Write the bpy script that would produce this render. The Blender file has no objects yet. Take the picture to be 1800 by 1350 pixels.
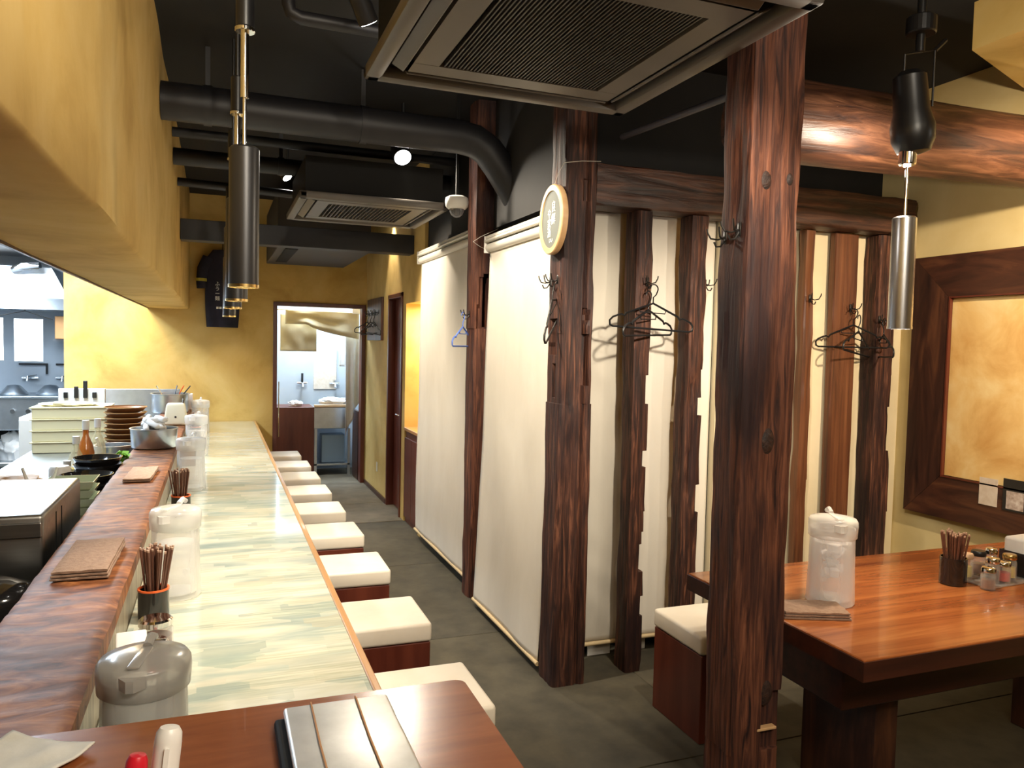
import bpy, bmesh, math, random
from mathutils import Vector, Matrix, noise
random.seed(7)
R = math.radians
S = bpy.context.scene
COL = S.collection
PI = math.pi

# ------------------------------------------------------------------ camera
CAM = Vector((0, 0, 1.6))
F_PX, YAW, PITCH, ROLL = 1357.75, 0.36519, 0.049867, 0.022741
_f = Vector((math.sin(YAW)*math.cos(PITCH), math.cos(YAW)*math.cos(PITCH), -math.sin(PITCH)))
_r = Vector((math.cos(YAW), -math.sin(YAW), 0)); _u = _r.cross(_f)
_rt = _r*math.cos(ROLL) + _u*math.sin(ROLL); _up = _u*math.cos(ROLL) - _r*math.sin(ROLL)
cam = bpy.data.cameras.new('camera'); co = bpy.data.objects.new('camera', cam); COL.objects.link(co)
M = Matrix((( _rt.x, _up.x, -_f.x, 0), (_rt.y, _up.y, -_f.y, 0), (_rt.z, _up.z, -_f.z, 1.6), (0, 0, 0, 1)))
co.matrix_world = M
cam.sensor_width = 36; cam.lens = F_PX/1800*36; cam.clip_start = .02; cam.clip_end = 60
S.camera = co
def at(px, py, axis, val):                      # point seen at a pixel on a chosen real-world plane
    d = _rt*((px-900)/F_PX) + _up*(-(py-675)/F_PX) + _f
    i = 'xyz'.index(axis)
    return CAM + d*((val-CAM[i])/d[i])

# ------------------------------------------------------------------ world, exposure, lights
S.view_settings.view_transform = 'Standard'; S.view_settings.look = 'None'
S.view_settings.gamma = 1; S.view_settings.use_curve_mapping = False
S.view_settings.exposure = 1.42
w = bpy.data.worlds.new('world'); S.world = w; w.use_nodes = True
w.node_tree.nodes['Background'].inputs[0].default_value = (1, .9, .75, 1)
w.node_tree.nodes['Background'].inputs[1].default_value = .02
S.cycles.max_bounces = 8; S.cycles.diffuse_bounces = 4; S.cycles.transparent_max_bounces = 16
S.cycles.caustics_reflective = False; S.cycles.caustics_refractive = False
S.cycles.sample_clamp_indirect = 6
WARM = (1, .80, .56); SOFT = (1, .88, .70); COOL = (.72, .86, 1)
def lamp(kind, loc, power, col, target=None, size=.05, angle=60, blend=.5, sy=None, parent=None):
    l = bpy.data.lights.new('light', kind); l.energy = power; l.color = col
    if kind == 'AREA':
        l.size = size
        if sy: l.shape = 'RECTANGLE'; l.size_y = sy
    else: l.shadow_soft_size = size
    if kind == 'SPOT': l.spot_size = R(angle); l.spot_blend = blend
    o = bpy.data.objects.new('light', l); COL.objects.link(o); o.location = loc
    t = Vector(target) if target else Vector(loc) - Vector((0, 0, 1))
    o.rotation_euler = (t-Vector(loc)).to_track_quat('-Z', 'Y').to_euler()
    return o
# large ceiling area lights: the kitchen's fluorescents, the back room's lamp, added unseen fills behind the camera
lamp('AREA', (-1.25, 6.3, 2.40), 46, COOL, size=.25, sy=3.6)
lamp('AREA', (-2.3, 8.6, 2.38), 42, COOL, size=.9, sy=1.2)
lamp('AREA', (.85, 9.6, 2.62), 19, COOL, size=.5, sy=.3)
lamp('AREA', (1.1, 8.96, 2.62), 16, COOL, size=.3, sy=.1)  # extra fill, added to light the doorway cloths from the front
lamp('AREA', (.9, -.6, 3.0), 38, SOFT, target=(.1, 1.6, 1.4), size=1.2, sy=1.0)
lamp('AREA', (2.6, -.3, 2.95), 3, WARM, size=.8, sy=.8)

# ------------------------------------------------------------------ materials
def new_mat(name):
    m = bpy.data.materials.new(name); m.use_nodes = True
    nt = m.node_tree; b = nt.nodes['Principled BSDF']
    return m, nt, b
def P(name, col, rough=.5, metal=0, spec=.5, emit=None, es=0, coat=0, trans=0):
    m, nt, b = new_mat(name)
    b.inputs['Base Color'].default_value = (*col, 1); b.inputs['Roughness'].default_value = rough
    b.inputs['Metallic'].default_value = metal; b.inputs['Specular IOR Level'].default_value = spec
    b.inputs['Coat Weight'].default_value = coat; b.inputs['Transmission Weight'].default_value = trans
    if emit: b.inputs['Emission Color'].default_value = (*emit, 1); b.inputs['Emission Strength'].default_value = es
    return m
def N(name, cols, scale=(5, 5, 5), nscale=1, detail=6, dist=0, rough=.6, bump=.1, bdist=.01, metal=0, coat=0, pos=None, rr=None, spec=.5, second=None):
    """noise driven colour ramp on object coordinates; second = (scale3, strength, colour) multiplies streaks/patches"""
    m, nt, b = new_mat(name); n = nt.nodes; L = nt.links
    tc = n.new('ShaderNodeTexCoord'); mp = n.new('ShaderNodeMapping'); mp.inputs['Scale'].default_value = scale
    oi = n.new('ShaderNodeObjectInfo'); ad = n.new('ShaderNodeVectorMath'); ad.operation = 'ADD'
    mu = n.new('ShaderNodeMath'); mu.operation = 'MULTIPLY'; mu.inputs[1].default_value = 17
    L.new(oi.outputs['Random'], mu.inputs[0]); L.new(tc.outputs['Object'], mp.inputs[0])
    L.new(mp.outputs[0], ad.inputs[0]); L.new(mu.outputs[0], ad.inputs[1])
    nz = n.new('ShaderNodeTexNoise'); nz.inputs['Scale'].default_value = nscale; nz.inputs['Detail'].default_value = detail
    nz.inputs['Distortion'].default_value = dist; nz.inputs['Roughness'].default_value = .6
    L.new(ad.outputs[0], nz.inputs['Vector'])
    cr = n.new('ShaderNodeValToRGB'); e = cr.color_ramp.elements
    while len(e) < len(cols): e.new(.5)
    pos = pos or [.3+.4*i/(len(cols)-1) for i in range(len(cols))]
    for i, c in enumerate(cols): e[i].position = pos[i]; e[i].color = (*c, 1)
    L.new(nz.outputs['Fac'], cr.inputs[0]); out = cr.outputs[0]
    if second:
        s2, fac, c2 = second
        mp2 = n.new('ShaderNodeMapping'); mp2.inputs['Scale'].default_value = s2
        L.new(tc.outputs['Object'], mp2.inputs[0])
        ad2 = n.new('ShaderNodeVectorMath'); ad2.operation = 'ADD'; L.new(mp2.outputs[0], ad2.inputs[0]); L.new(mu.outputs[0], ad2.inputs[1])
        n2 = n.new('ShaderNodeTexNoise'); n2.inputs['Scale'].default_value = 1; n2.inputs['Detail'].default_value = 5
        L.new(ad2.outputs[0], n2.inputs['Vector'])
        mr = n.new('ShaderNodeMapRange'); mr.inputs[1].default_value = .48; mr.inputs[2].default_value = .66; mr.inputs[4].default_value = fac
        L.new(n2.outputs['Fac'], mr.inputs[0])
        mx = n.new('ShaderNodeMix'); mx.data_type = 'RGBA'; L.new(mr.outputs[0], mx.inputs[0]); L.new(out, mx.inputs[6]); mx.inputs[7].default_value = (*c2, 1)
        out = mx.outputs[2]
    L.new(out, b.inputs['Base Color'])
    b.inputs['Roughness'].default_value = rough; b.inputs['Metallic'].default_value = metal
    b.inputs['Coat Weight'].default_value = coat; b.inputs['Specular IOR Level'].default_value = spec
    if rr:
        m2 = n.new('ShaderNodeMapRange'); m2.inputs[3].default_value, m2.inputs[4].default_value = rr
        L.new(nz.outputs['Fac'], m2.inputs[0]); L.new(m2.outputs[0], b.inputs['Roughness'])
    if bump:
        bp = n.new('ShaderNodeBump'); bp.inputs['Strength'].default_value = bump; bp.inputs['Distance'].default_value = bdist
        L.new(nz.outputs['Fac'], bp.inputs['Height']); L.new(bp.outputs[0], b.inputs['Normal'])
    return m
def clearish(name, col, fac, rough=.12):
    m, nt, b = new_mat(name); n = nt.nodes
    b.inputs['Base Color'].default_value = (*col, 1); b.inputs['Roughness'].default_value = rough
    t = n.new('ShaderNodeBsdfTransparent'); x = n.new('ShaderNodeMixShader'); x.inputs[0].default_value = fac
    lw = n.new('ShaderNodeLayerWeight'); lw.inputs[0].default_value = .35
    mr = n.new('ShaderNodeMapRange'); mr.inputs[3].default_value = fac; mr.inputs[4].default_value = min(1, fac+.45)
    nt.links.new(lw.outputs['Facing'], mr.inputs[0]); nt.links.new(mr.outputs[0], x.inputs[0])
    nt.links.new(t.outputs[0], x.inputs[1]); nt.links.new(b.outputs[0], x.inputs[2])
    nt.links.new(x.outputs[0], n['Material Output'].inputs[0])
    return m

m_plaster = N('plaster', [(.50, .31, .075), (.64, .43, .13), (.70, .50, .185)], (2.2, 2.2, 2.2), 1, 8, .4, rough=.85, bump=.35, bdist=.012)
m_screen = N('cream_panel', [(.66, .56, .36), (.76, .66, .46)], (2, 2, 2), rough=.85, bump=.1)
m_duskwall = N('dark_brown_wall', [(.007, .006, .005), (.014, .011, .008)], (2, 2, 2), rough=.8, bump=.2)
m_plaster2 = N('plaster_pale', [(.58, .45, .20), (.68, .56, .29)], (2, 2, 2), 1, 8, .3, rough=.85, bump=.2)
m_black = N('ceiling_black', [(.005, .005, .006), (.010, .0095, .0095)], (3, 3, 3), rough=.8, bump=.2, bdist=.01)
m_duct = N('duct_black', [(.007, .007, .010), (.016, .015, .017)], (4, 4, 4), rough=.5, bump=.05)
m_floor = N('floor_slab', [(.042, .036, .024), (.09, .076, .048)], (6, 6, 6), 1, 9, rough=.75, bump=.3, bdist=.004, second=((60, 60, 60), .3, (.06, .055, .04)))
m_floor2 = N('floor_slab_worn', [(.10, .08, .05), (.19, .155, .10)], (5, 5, 5), 1, 9, rough=.7, bump=.25, bdist=.004)
m_post = N('old_timber', [(.018, .008, .008), (.085, .030, .018), (.17, .062, .034), (.30, .125, .07)], (55, 55, 3.2), 1, 10, 1.0, rough=.62, bump=.7, bdist=.006, spec=.3, pos=[.33, .47, .6, .74], second=((4, 4, 1.4), .9, (.020, .010, .012)))
m_post_dk = N('old_timber_dark', [(.016, .008, .007), (.06, .023, .015), (.20, .08, .045)], (60, 60, 3.5), 1, 10, 1.0, rough=.6, bump=.7, bdist=.006, spec=.3, pos=[.35, .52, .7], second=((5, 5, 1.6), .8, (.012, .006, .008)))
m_post_rd = N('red_timber', [(.045, .015, .008), (.11, .037, .015), (.17, .065, .027)], (40, 40, 1.6), 1, 8, .4, rough=.45, bump=.3, bdist=.006)
m_beam = N('old_beam', [(.014, .006, .005), (.05, .019, .011), (.13, .05, .025)], (2.4, 26, 26), 1, 9, .8, rough=.5, bump=.6, bdist=.012, pos=[.36, .52, .7])
m_knot = N('wood_knot', [(.010, .006, .006), (.05, .02, .012)], (40, 40, 40), 1, 6, 1, rough=.6, bump=.6)
m_log = N('log_wood', [(.02, .008, .006), (.06, .022, .011), (.17, .07, .034)], (2.2, 20, 20), 1, 9, 1.0, rough=.45, bump=.5, bdist=.01, pos=[.34, .5, .7])
m_table = N('table_wood', [(.16, .04, .013), (.33, .10, .028), (.47, .17, .05)], (1.1, 14, 14), 1, 8, .8, rough=.22, bump=.06, bdist=.003, coat=.3)
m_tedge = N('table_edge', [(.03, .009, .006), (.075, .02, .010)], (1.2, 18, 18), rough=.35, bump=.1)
m_desk = N('desk_wood', [(.20, .055, .018), (.34, .11, .035)], (2, 16, 16), 1, 7, .6, rough=.25, bump=.03, coat=.25)
m_redbox = N('stool_wood', [(.075, .014, .008), (.15, .035, .018)], (10, 10, 1.2), 1, 6, .3, rough=.35, bump=.05)
m_cush = N('cream_vinyl', [(.78, .70, .58), (.84, .77, .66)], (6, 6, 6), rough=.42, bump=.06, bdist=.004)
m_cloth = N('blind_cloth', [(.70, .64, .54), (.80, .745, .65)], (3, 3, 1.2), 1, 7, .3, rough=.9, bump=.15, bdist=.006)
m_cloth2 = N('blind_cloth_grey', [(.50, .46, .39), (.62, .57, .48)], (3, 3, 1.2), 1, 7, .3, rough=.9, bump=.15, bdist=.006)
m_rail = P('blind_rail', (.72, .68, .6), .4)
m_rod = P('blind_rod', (.66, .5, .28), .5)
m_brass = P('edge_strip', (.50, .26, .10), .3, coat=.3)
m_frame = N('frame_wood', [(.018, .007, .005), (.06, .02, .011), (.13, .05, .022)], (12, 2.2, 12), 1, 8, .8, rough=.42, bump=.15, bdist=.004)
m_framev = N('frame_wood_v', [(.016, .006, .005), (.05, .018, .011), (.13, .05, .022)], (12, 12, 2.0), 1, 8, .8, rough=.42, bump=.15, bdist=.004)
m_gold = N('gold_paper', [(.62, .34, .10), (.78, .52, .20), (.86, .68, .34)], (3.5, 3.5, 3.5), 1, 8, .5, rough=.55, bump=.03)
m_steel = N('brushed_steel', [(.25, .245, .235), (.34, .335, .32)], (2, 40, 40), rough=.34, bump=.03, metal=1)
m_tin = N('tin_lid', [(.62, .62, .60), (.82, .82, .80)], (9, 9, 9), rough=.42, bump=.08, metal=.75)
m_steelk = N('kitchen_steel', [(.5, .54, .58), (.62, .66, .7)], (8, 8, 8), rough=.32, bump=.02, metal=1)
m_chrome = P('chrome', (.8, .8, .8), .08, 1)
m_alu = P('satin_aluminium', (.45, .45, .46), .3, 1)
m_lampblk = P('satin_black', (.055, .055, .058), .33, .6)
m_blk = P('black_plastic', (.012, .012, .013), .35)
m_lacq = P('black_lacquer', (.012, .011, .011), .12, coat=.5)
m_wire = P('black_iron', (.02, .017, .015), .4, .3)
m_acp = P('ac_panel', (.13, .115, .10), .45)
m_acp2 = P('grey_barrel', (.5, .48, .42), .3)
m_acd = P('ac_dark', (.009, .009, .009), .7, spec=.2)
m_white = P('white_plastic', (.82, .80, .76), .35)
m_paper = N('white_paper', [(.80, .79, .77), (.9, .89, .87)], (9, 9, 9), rough=.9, bump=.2)
m_cream = P('cream_plastic', (.80, .74, .55), .4)
m_tray = P('cream_tray', (.83, .74, .46), .5)
m_towel = N('brown_towel', [(.26, .16, .11), (.36, .24, .17)], (60, 60, 60), 1, 8, rough=.95, bump=.8, bdist=.01)
m_towel2 = N('tan_towel', [(.48, .30, .20), (.60, .40, .28)], (60, 60, 60), 1, 8, rough=.95, bump=.8, bdist=.01)
m_pitch = clearish('frosted_pitcher', (.86, .85, .82), .15, .18)
m_pitch_l = clearish('frosted_lid', (.84, .83, .80), .30, .15)
m_smoke = clearish('smoked_pitcher', (.50, .49, .46), .32, .2)
m_smoke_l = clearish('smoked_lid', (.42, .40, .37), .5, .2)
m_ice = clearish('ice_water', (.93, .94, .97), .16, .08)
m_pitch_w = clearish('icy_pitcher', (.92, .91, .90), .24, .12)
m_cube = clearish('ice_cube', (.95, .95, .98), .45, .08)
m_glass = clearish('jar_glass', (.8, .8, .78), .07, .05)
m_stick = P('chopstick_wood', (.13, .055, .035), .45)
m_stick2 = P('chopstick_tip', (.42, .27, .19), .5)
m_orange = P('orange_rim', (.75, .13, .03), .3)
m_red = P('red_plastic', (.62, .015, .03), .3)
m_brown = P('brown_lacquer', (.20, .075, .025), .3, coat=.3)
m_brownr = P('brown_rim', (.50, .27, .10), .3, coat=.3)
m_green = P('celadon', (.46, .52, .36), .2, coat=.4)
m_amber = P('amber_sauce', (.48, .14, .02), .15)
m_oil = P('yellow_oil', (.72, .56, .12), .15)
m_leaf = P('green_leaf', (.30, .55, .04), .5)
m_shirt = N('navy_cloth', [(.008, .008, .018), (.02, .018, .035)], (6, 6, 6), rough=.9, bump=.2)
m_noren = N('cream_cloth', [(.62, .53, .34), (.74, .65, .44)], (4, 4, 4), rough=.9, bump=.2)
m_tile = N('kitchen_wall', [(.42, .48, .55), (.50, .56, .62)], (2, 2, 2), rough=.4, bump=.03)
m_kceil = P('kitchen_ceiling', (.7, .72, .75), .7)
m_blue = P('blue_plastic', (.10, .19, .62), .35)
m_cork = P('cork', (.62, .42, .26), .8)
m_chalk = P('chalkboard', (.12, .13, .115), .7)
m_chalkw = P('chalk_white', (.8, .82, .8), .9)
m_disc = N('pale_wood', [(.55, .33, .15), (.68, .45, .25)], (3, 3, 20), rough=.5, bump=.05)
m_photo = N('photo_print', [(.25, .17, .13), (.5, .42, .38), (.72, .68, .64)], (30, 30, 30), rough=.4, bump=0)
m_card = N('card_print', [(.62, .52, .42), (.75, .68, .60)], (25, 25, 25), rough=.6, bump=0)
m_lit = P('lit_lens', (1, 1, 1), .5, emit=(1, .96, .9), es=25)
m_litk = P('lit_tube', (1, 1, 1), .5, emit=(.9, .96, 1), es=6)
m_bambo = P('basket_brown', (.45, .25, .10), .6)
m_str = P('white_string', (.6, .55, .48), .8)
m_redpow = P('red_spice', (.6, .05, .02), .6)
m_gold2 = P('gold_cap', (.7, .5, .2), .25, 1)

def counter_material():
    m, nt, b = new_mat('counter_paint'); n = nt.nodes; L = nt.links
    tc = n.new('ShaderNodeTexCoord')
    def nz(sc, det, dist, seed):
        mp = n.new('ShaderNodeMapping'); mp.inputs['Scale'].default_value = sc; mp.inputs['Location'].default_value = (seed, seed*2, 0)
        L.new(tc.outputs['Object'], mp.inputs[0]); t = n.new('ShaderNodeTexNoise'); t.inputs['Scale'].default_value = 1
        t.inputs['Detail'].default_value = det; t.inputs['Distortion'].default_value = dist; L.new(mp.outputs[0], t.inputs['Vector']); return t.outputs['Fac']
    def ramp(f, cols, pos):
        c = n.new('ShaderNodeValToRGB'); e = c.color_ramp.elements
        while len(e) < len(cols): e.new(.5)
        for i in range(len(cols)): e[i].position = pos[i]; e[i].color = (*cols[i], 1)
        L.new(f, c.inputs[0]); return c.outputs[0]
    def mix(f, a, b2):
        x = n.new('ShaderNodeMix'); x.data_type = 'RGBA'; L.new(f, x.inputs[0]); L.new(a, x.inputs[6]); L.new(b2, x.inputs[7]); return x.outputs[2]
    def mr(f, a, c, hi=1):
        x = n.new('ShaderNodeMapRange'); x.inputs[1].default_value = a; x.inputs[2].default_value = c; x.inputs[4].default_value = hi; L.new(f, x.inputs[0]); return x.outputs[0]
    base = ramp(nz((2.8, 12, 1), 5, .3, 1), [(.30, .37, .34), (.46, .51, .44), (.64, .63, .50), (.70, .70, .60)], [.28, .44, .54, .64])
    # blocky brush patches
    mp = n.new('ShaderNodeMapping'); mp.inputs['Scale'].default_value = (3.2, 7.5, 1); L.new(tc.outputs['Object'], mp.inputs[0])
    v = n.new('ShaderNodeTexVoronoi'); v.distance = 'CHEBYCHEV'; v.inputs['Scale'].default_value = 1.7; L.new(mp.outputs[0], v.inputs['Vector'])
    sp = n.new('ShaderNodeSeparateColor'); L.new(v.outputs['Color'], sp.inputs[0])
    patch = ramp(sp.outputs[0], [(.25, .32, .30), (.34, .42, .35), (.66, .65, .53), (.52, .48, .34)], [.0, .35, .6, .9])
    f1 = mr(sp.outputs[1], .45, .5, .55)
    c = mix(f1, base, patch)
    st = ramp(nz((5, 120, 1), 2, .2, 9), [(.40, .42, .30), (.80, .78, .58)], [.42, .62])
    c = mix(mr(nz((3, 9, 1), 3, 0, 4), .45, .6, .4), c, st)
    L.new(c, b.inputs['Base Color']); b.inputs['Roughness'].default_value = .16; b.inputs['Coat Weight'].default_value = .6; b.inputs['Coat Roughness'].default_value = .06
    return m
m_counter = counter_material()
def ledge_material():
    m = N('hewn_wood', [(.06, .02, .01), (.22, .075, .025), (.42, .17, .055)], (7, 16, 8), 1, 8, 1.4, rough=.55, bump=.25, bdist=.006, coat=0, spec=.25, pos=[.33, .5, .68], second=((4, 7, 4), .6, (.09, .04, .03)))
    return m
m_ledge = ledge_material()
m_face = N('striped_face', [(.10, .07, .05), (.30, .25, .18), (.55, .50, .38)], (30, 30, 3), 1, 6, .5, rough=.35, bump=.1)

# ------------------------------------------------------------------ mesh helpers
def bm_new(): return bmesh.new()
def box(bm, x0, x1, y0, y1, z0, z1, bev=0, seg=2):
    r = bmesh.ops.create_cube(bm, size=1); vs = r['verts']
    for v in vs:
        v.co.x = x0 if v.co.x < 0 else x1; v.co.y = y0 if v.co.y < 0 else y1; v.co.z = z0 if v.co.z < 0 else z1
    if bev:
        es = list({e for v in vs for e in v.link_edges})
        bmesh.ops.bevel(bm, geom=es, offset=bev, segments=seg, affect='EDGES', profile=.5)
    return bm
def lathe(bm, prof, n=28, c=(0, 0, 0), cap0=False, cap1=False, mat=None):
    rings = []
    for r, z in prof:
        ring = []
        for i in range(n):
            a = 2*PI*i/n; p = Vector((r*math.cos(a), r*math.sin(a), z))
            if mat: p = mat @ p
            ring.append(bm.verts.new(p+Vector(c)))
        rings.append(ring)
    for a, b in zip(rings, rings[1:]):
        for i in range(n): bm.faces.new((a[i], a[(i+1) % n], b[(i+1) % n], b[i]))
    if cap0: bm.faces.new(rings[0][::-1])
    if cap1: bm.faces.new(rings[-1])
    return bm
def cyl(bm, r, z0, z1, c=(0, 0), n=24, r2=None, bev=0):
    r2 = r if r2 is None else r2
    pr = [(r, z0), (r2, z1)] if not bev else [(r-bev, z0), (r, z0+bev), (r2, z1-bev), (r2-bev, z1)]
    return lathe(bm, pr, n, (c[0], c[1], 0), True, True)
def tube(bm, pts, r, n=8, closed=False, rads=None):
    pts = [Vector(p) for p in pts]; k = len(pts); rings = []; prev = None
    for i, p in enumerate(pts):
        if closed: t = pts[(i+1) % k]-pts[i-1]
        else: t = pts[min(i+1, k-1)]-pts[max(i-1, 0)]
        t.normalize()
        if prev is None:
            a = Vector((0, 0, 1)) if abs(t.z) < .9 else Vector((1, 0, 0))
            u = t.cross(a).normalized()
        else: u = (prev - t*prev.dot(t)).normalized()
        prev = u; v = t.cross(u); rr = rads[i] if rads else r
        rings.append([bm.verts.new(p+(u*math.cos(2*PI*j/n)+v*math.sin(2*PI*j/n))*rr) for j in range(n)])
    rng = range(k) if closed else range(k-1)
    for i in rng:
        a, b = rings[i], rings[(i+1) % k]
        for j in range(n): bm.faces.new((a[j], a[(j+1) % n], b[(j+1) % n], b[j]))
    if not closed: bm.faces.new(rings[0][::-1]); bm.faces.new(rings[-1])
    return bm
def prism(bm, pts, z0, z1):
    a = [bm.verts.new((x, y, z0)) for x, y in pts]; b = [bm.verts.new((x, y, z1)) for x, y in pts]; n = len(pts)
    bm.faces.new(a[::-1]); bm.faces.new(b)
    for i in range(n): bm.faces.new((a[i], a[(i+1) % n], b[(i+1) % n], b[i]))
    return bm
def xform(bm, mat): bmesh.ops.transform(bm, matrix=mat, verts=bm.verts); return bm
def obj(name, bm, m, parent=None, loc=None, smooth=None, label=None):
    bmesh.ops.recalc_face_normals(bm, faces=bm.faces)
    me = bpy.data.meshes.new(name); bm.to_mesh(me); bm.free(); me.materials.append(m)
    if smooth: me.shade_smooth(); me.set_sharp_from_angle(angle=R(smooth))
    o = bpy.data.objects.new(name, me); COL.objects.link(o)
    if parent: o.parent = parent
    if loc: o.location = loc
    if label: o['label'] = label
    return o
def tag(o, label, cat, group=None, kind=None):
    o['label'] = label; o['category'] = cat
    if group: o['group'] = group
    if kind: o['kind'] = kind
    return o
def thing(name, label, cat, loc=(0, 0, 0), rz=0, group=None):
    o = bpy.data.objects.new(name, None); COL.objects.link(o); o.location = loc; o.rotation_euler = (0, 0, rz)
    o.empty_display_size = .1
    return tag(o, label, cat, group)
def struct(name, bm, m, loc=None, smooth=None):
    o = obj(name, bm, m, None, loc, smooth); o['kind'] = 'structure'; return o
def copy_tree(o, parent=None):
    c = o.copy(); COL.objects.link(c)
    if parent: c.parent = parent
    for ch in list(o.children): copy_tree(ch, c)
    return c
def dup(root, loc, rz=None, label=None, group=None):
    c = copy_tree(root); c.location = loc
    if rz is not None: c.rotation_euler = (0, 0, rz)
    if label: c['label'] = label
    if group: c['group'] = group
    return c
def text_obj(name, lines, m, parent, mat, ext=.0008):
    """flat lettering, one mesh per character; lines = [(string, x, y, size)]"""
    for c, x, y, sz in lines:
        cu = bpy.data.curves.new('t', 'FONT'); cu.body = c; cu.size = sz; cu.extrude = ext; cu.align_x = 'CENTER'; cu.resolution_u = 3
        t = bpy.data.objects.new('t', cu); COL.objects.link(t)
        dg = bpy.context.evaluated_depsgraph_get(); me = bpy.data.meshes.new_from_object(t.evaluated_get(dg))
        me.transform(mat @ Matrix.Translation((x, y, 0))); me.materials.clear(); me.materials.append(m); me.name = name
        bpy.data.objects.remove(t); bpy.data.curves.remove(cu)
        o = bpy.data.objects.new(name, me); COL.objects.link(o); o.parent = parent

# ------------------------------------------------------------------ room shell
YB = 8.75; ZC = 3.1
b = box(bm_new(), -3.3, 4.0, -2.6, 12, -.06, -.004); fl = struct('floor', b, m_floor)
cuts = [-2.5, -1.0, .9, 2.5, 3.98, 5.4, 6.78]
for i in range(len(cuts)-1):
    for xa, xb in ((.12, 1.93), (1.93, 3.74)):
        obj('floor_slab', box(bm_new(), xa+.003, xb-.003, cuts[i]+.003, cuts[i+1]-.003, -.02, 0, .002, 1), m_floor, fl)
for y0, y1 in ((6.78, 7.62), (7.62, 8.75), (8.75, 9.9)):
    obj('floor_slab', box(bm_new(), .12, 1.70, y0+.004, y1-.004, -.02, .004, .002, 1), m_floor2, fl)
struct('ceiling', box(bm_new(), -.7, 4.0, -2.6, YB+.2, ZC, ZC+.1), m_black)
struct('ceiling_kitchen', box(bm_new(), -3.3, -.66, -2.6, 10.6, 2.46, 2.52), m_kceil)
# back wall with doorway
DX0, DX1, DZ = .595, 1.53, 1.985
b = bm_new()
box(b, -1.42, DX0, YB, YB+.12, 0, ZC); box(b, DX0, DX1, YB, YB+.12, DZ, ZC); box(b, DX1, 1.75, YB, YB+.12, 0, ZC)
struct('wall_back', b, m_plaster)
# corridor wall x = 1.57 from y 6.15 to the back wall, with a door and a washstand niche
b = bm_new()
for y0, y1, z0, z1 in ((6.16, 6.24, 0, ZC), (6.24, 6.78, 1.95, ZC), (6.24, 6.78, 0, .80), (6.78, 6.90, 0, ZC), (6.90, 7.52, 2.06, ZC), (7.52, YB, 0, ZC)):
    if z1 == .80: continue
    box(b, 1.57, 1.70, y0, y1, z0, z1)
struct('wall_corridor', b, m_plaster)
b = bm_new(); box(b, 2.1, 2.16, 6.1, 6.9, 0, 2.2); box(b, 1.70, 2.1, 6.12, 6.24, 0, 2.1); box(b, 1.70, 2.1, 6.78, 6.9, 0, 2.1); box(b, 1.70, 2.16, 6.1, 6.9, 1.95, 2.05)
struct('wall_niche', b, m_plaster2)
struct('wall_booth', box(bm_new(), 1.60, 1.70, 3.42, 6.16, 2.32, ZC), m_duskwall)
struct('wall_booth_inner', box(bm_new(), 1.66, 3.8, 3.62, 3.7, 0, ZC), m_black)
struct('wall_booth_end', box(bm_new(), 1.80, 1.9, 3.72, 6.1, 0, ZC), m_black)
struct('wall_right', box(bm_new(), 3.75, 3.87, -2.6, 3.7, 0, ZC), m_plaster2)
struct('wall_front', box(bm_new(), -3.3, 3.9, -2.7, -2.6, 0, ZC), m_plaster)
struct('wall_left', box(bm_new(), -3.35, -3.25, -2.6, 10.6, 0, 2.5), m_tile)
struct('wall_kitchen', box(bm_new(), -3.3, -1.30, 10.0, 10.1, 0, 2.5), m_tile)
struct('wall_kitchen_side', box(bm_new(), -1.42, -1.36, YB+.12, 10.0, 0, 2.5), m_tile)
b = bm_new(); box(b, .2, 2.0, 9.85, 9.9, 0, 2.7); box(b, 1.76, 1.82, YB+.12, 9.85, 0, 2.7); box(b, .2, .26, YB+.12, 9.85, 0, 2.7); box(b, .2, 1.82, YB+.12, 9.9, 2.7, 2.75)
struct('wall_back_room', b, m_tile)
# dropped plaster soffit over the kitchen hatch, with a softly uneven face
b = bm_new(); ny = 90; x0, x1 = -.665, -.272
prof = [(x0, ZC), (x0, 1.905), (x0+.1, 1.90), (x0+.2, 1.902), (x1-.1, 1.90), (x1-.012, 1.903), (x1, 1.915), (x1, 2.1), (x1, 2.35), (x1, 2.6), (x1, 2.85), (x1, ZC)]
grid = []
for i in range(ny+1):
    y = -2.0+(YB+2.0)*i/ny; row = []
    for x, z in prof:
        d = noise.noise(Vector((x*3, y*1.6, z*2)))*.008
        row.append(b.verts.new((x+(d if x == x1 else 0), y, z+(d*.6 if z < 1.95 else 0))))
    grid.append(row)
for i in range(ny):
    for j in range(len(prof)-1): b.faces.new((grid[i][j], grid[i+1][j], grid[i+1][j+1], grid[i][j+1]))
b.faces.new(grid[0]); b.faces.new(grid[-1][::-1])
struct('soffit', b, m_plaster, smooth=50)
# thin dark batten on kitchen side lower edge of the soffit
struct('trim_1', box(bm_new(), -.672, -.660, -2, YB, 1.895, 1.925), m_framev)
# yellow dropped slab high up on the right
struct('ceiling_drop', prism(bm_new(), [(3.0, 2.45), (3.74, 2.72), (3.74, .6), (2.94, .6)], 2.9, ZC), m_plaster)
# door frame of the doorway
b = bm_new(); box(b, DX0-.03, DX0+.012, YB-.02, YB+.13, 0, DZ+.03, .003, 1); box(b, DX1-.012, DX1+.03, YB-.02, YB+.13, 0, DZ+.03, .003, 1); box(b, DX0, DX1, YB-.02, YB+.13, DZ-.012, DZ+.03, .003, 1)
struct('trim_2', b, m_redbox)
struct('baseboard_right', box(bm_new(), 1.555, 1.57, 7.52, YB-.05, 0, .05), m_tedge)

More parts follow.
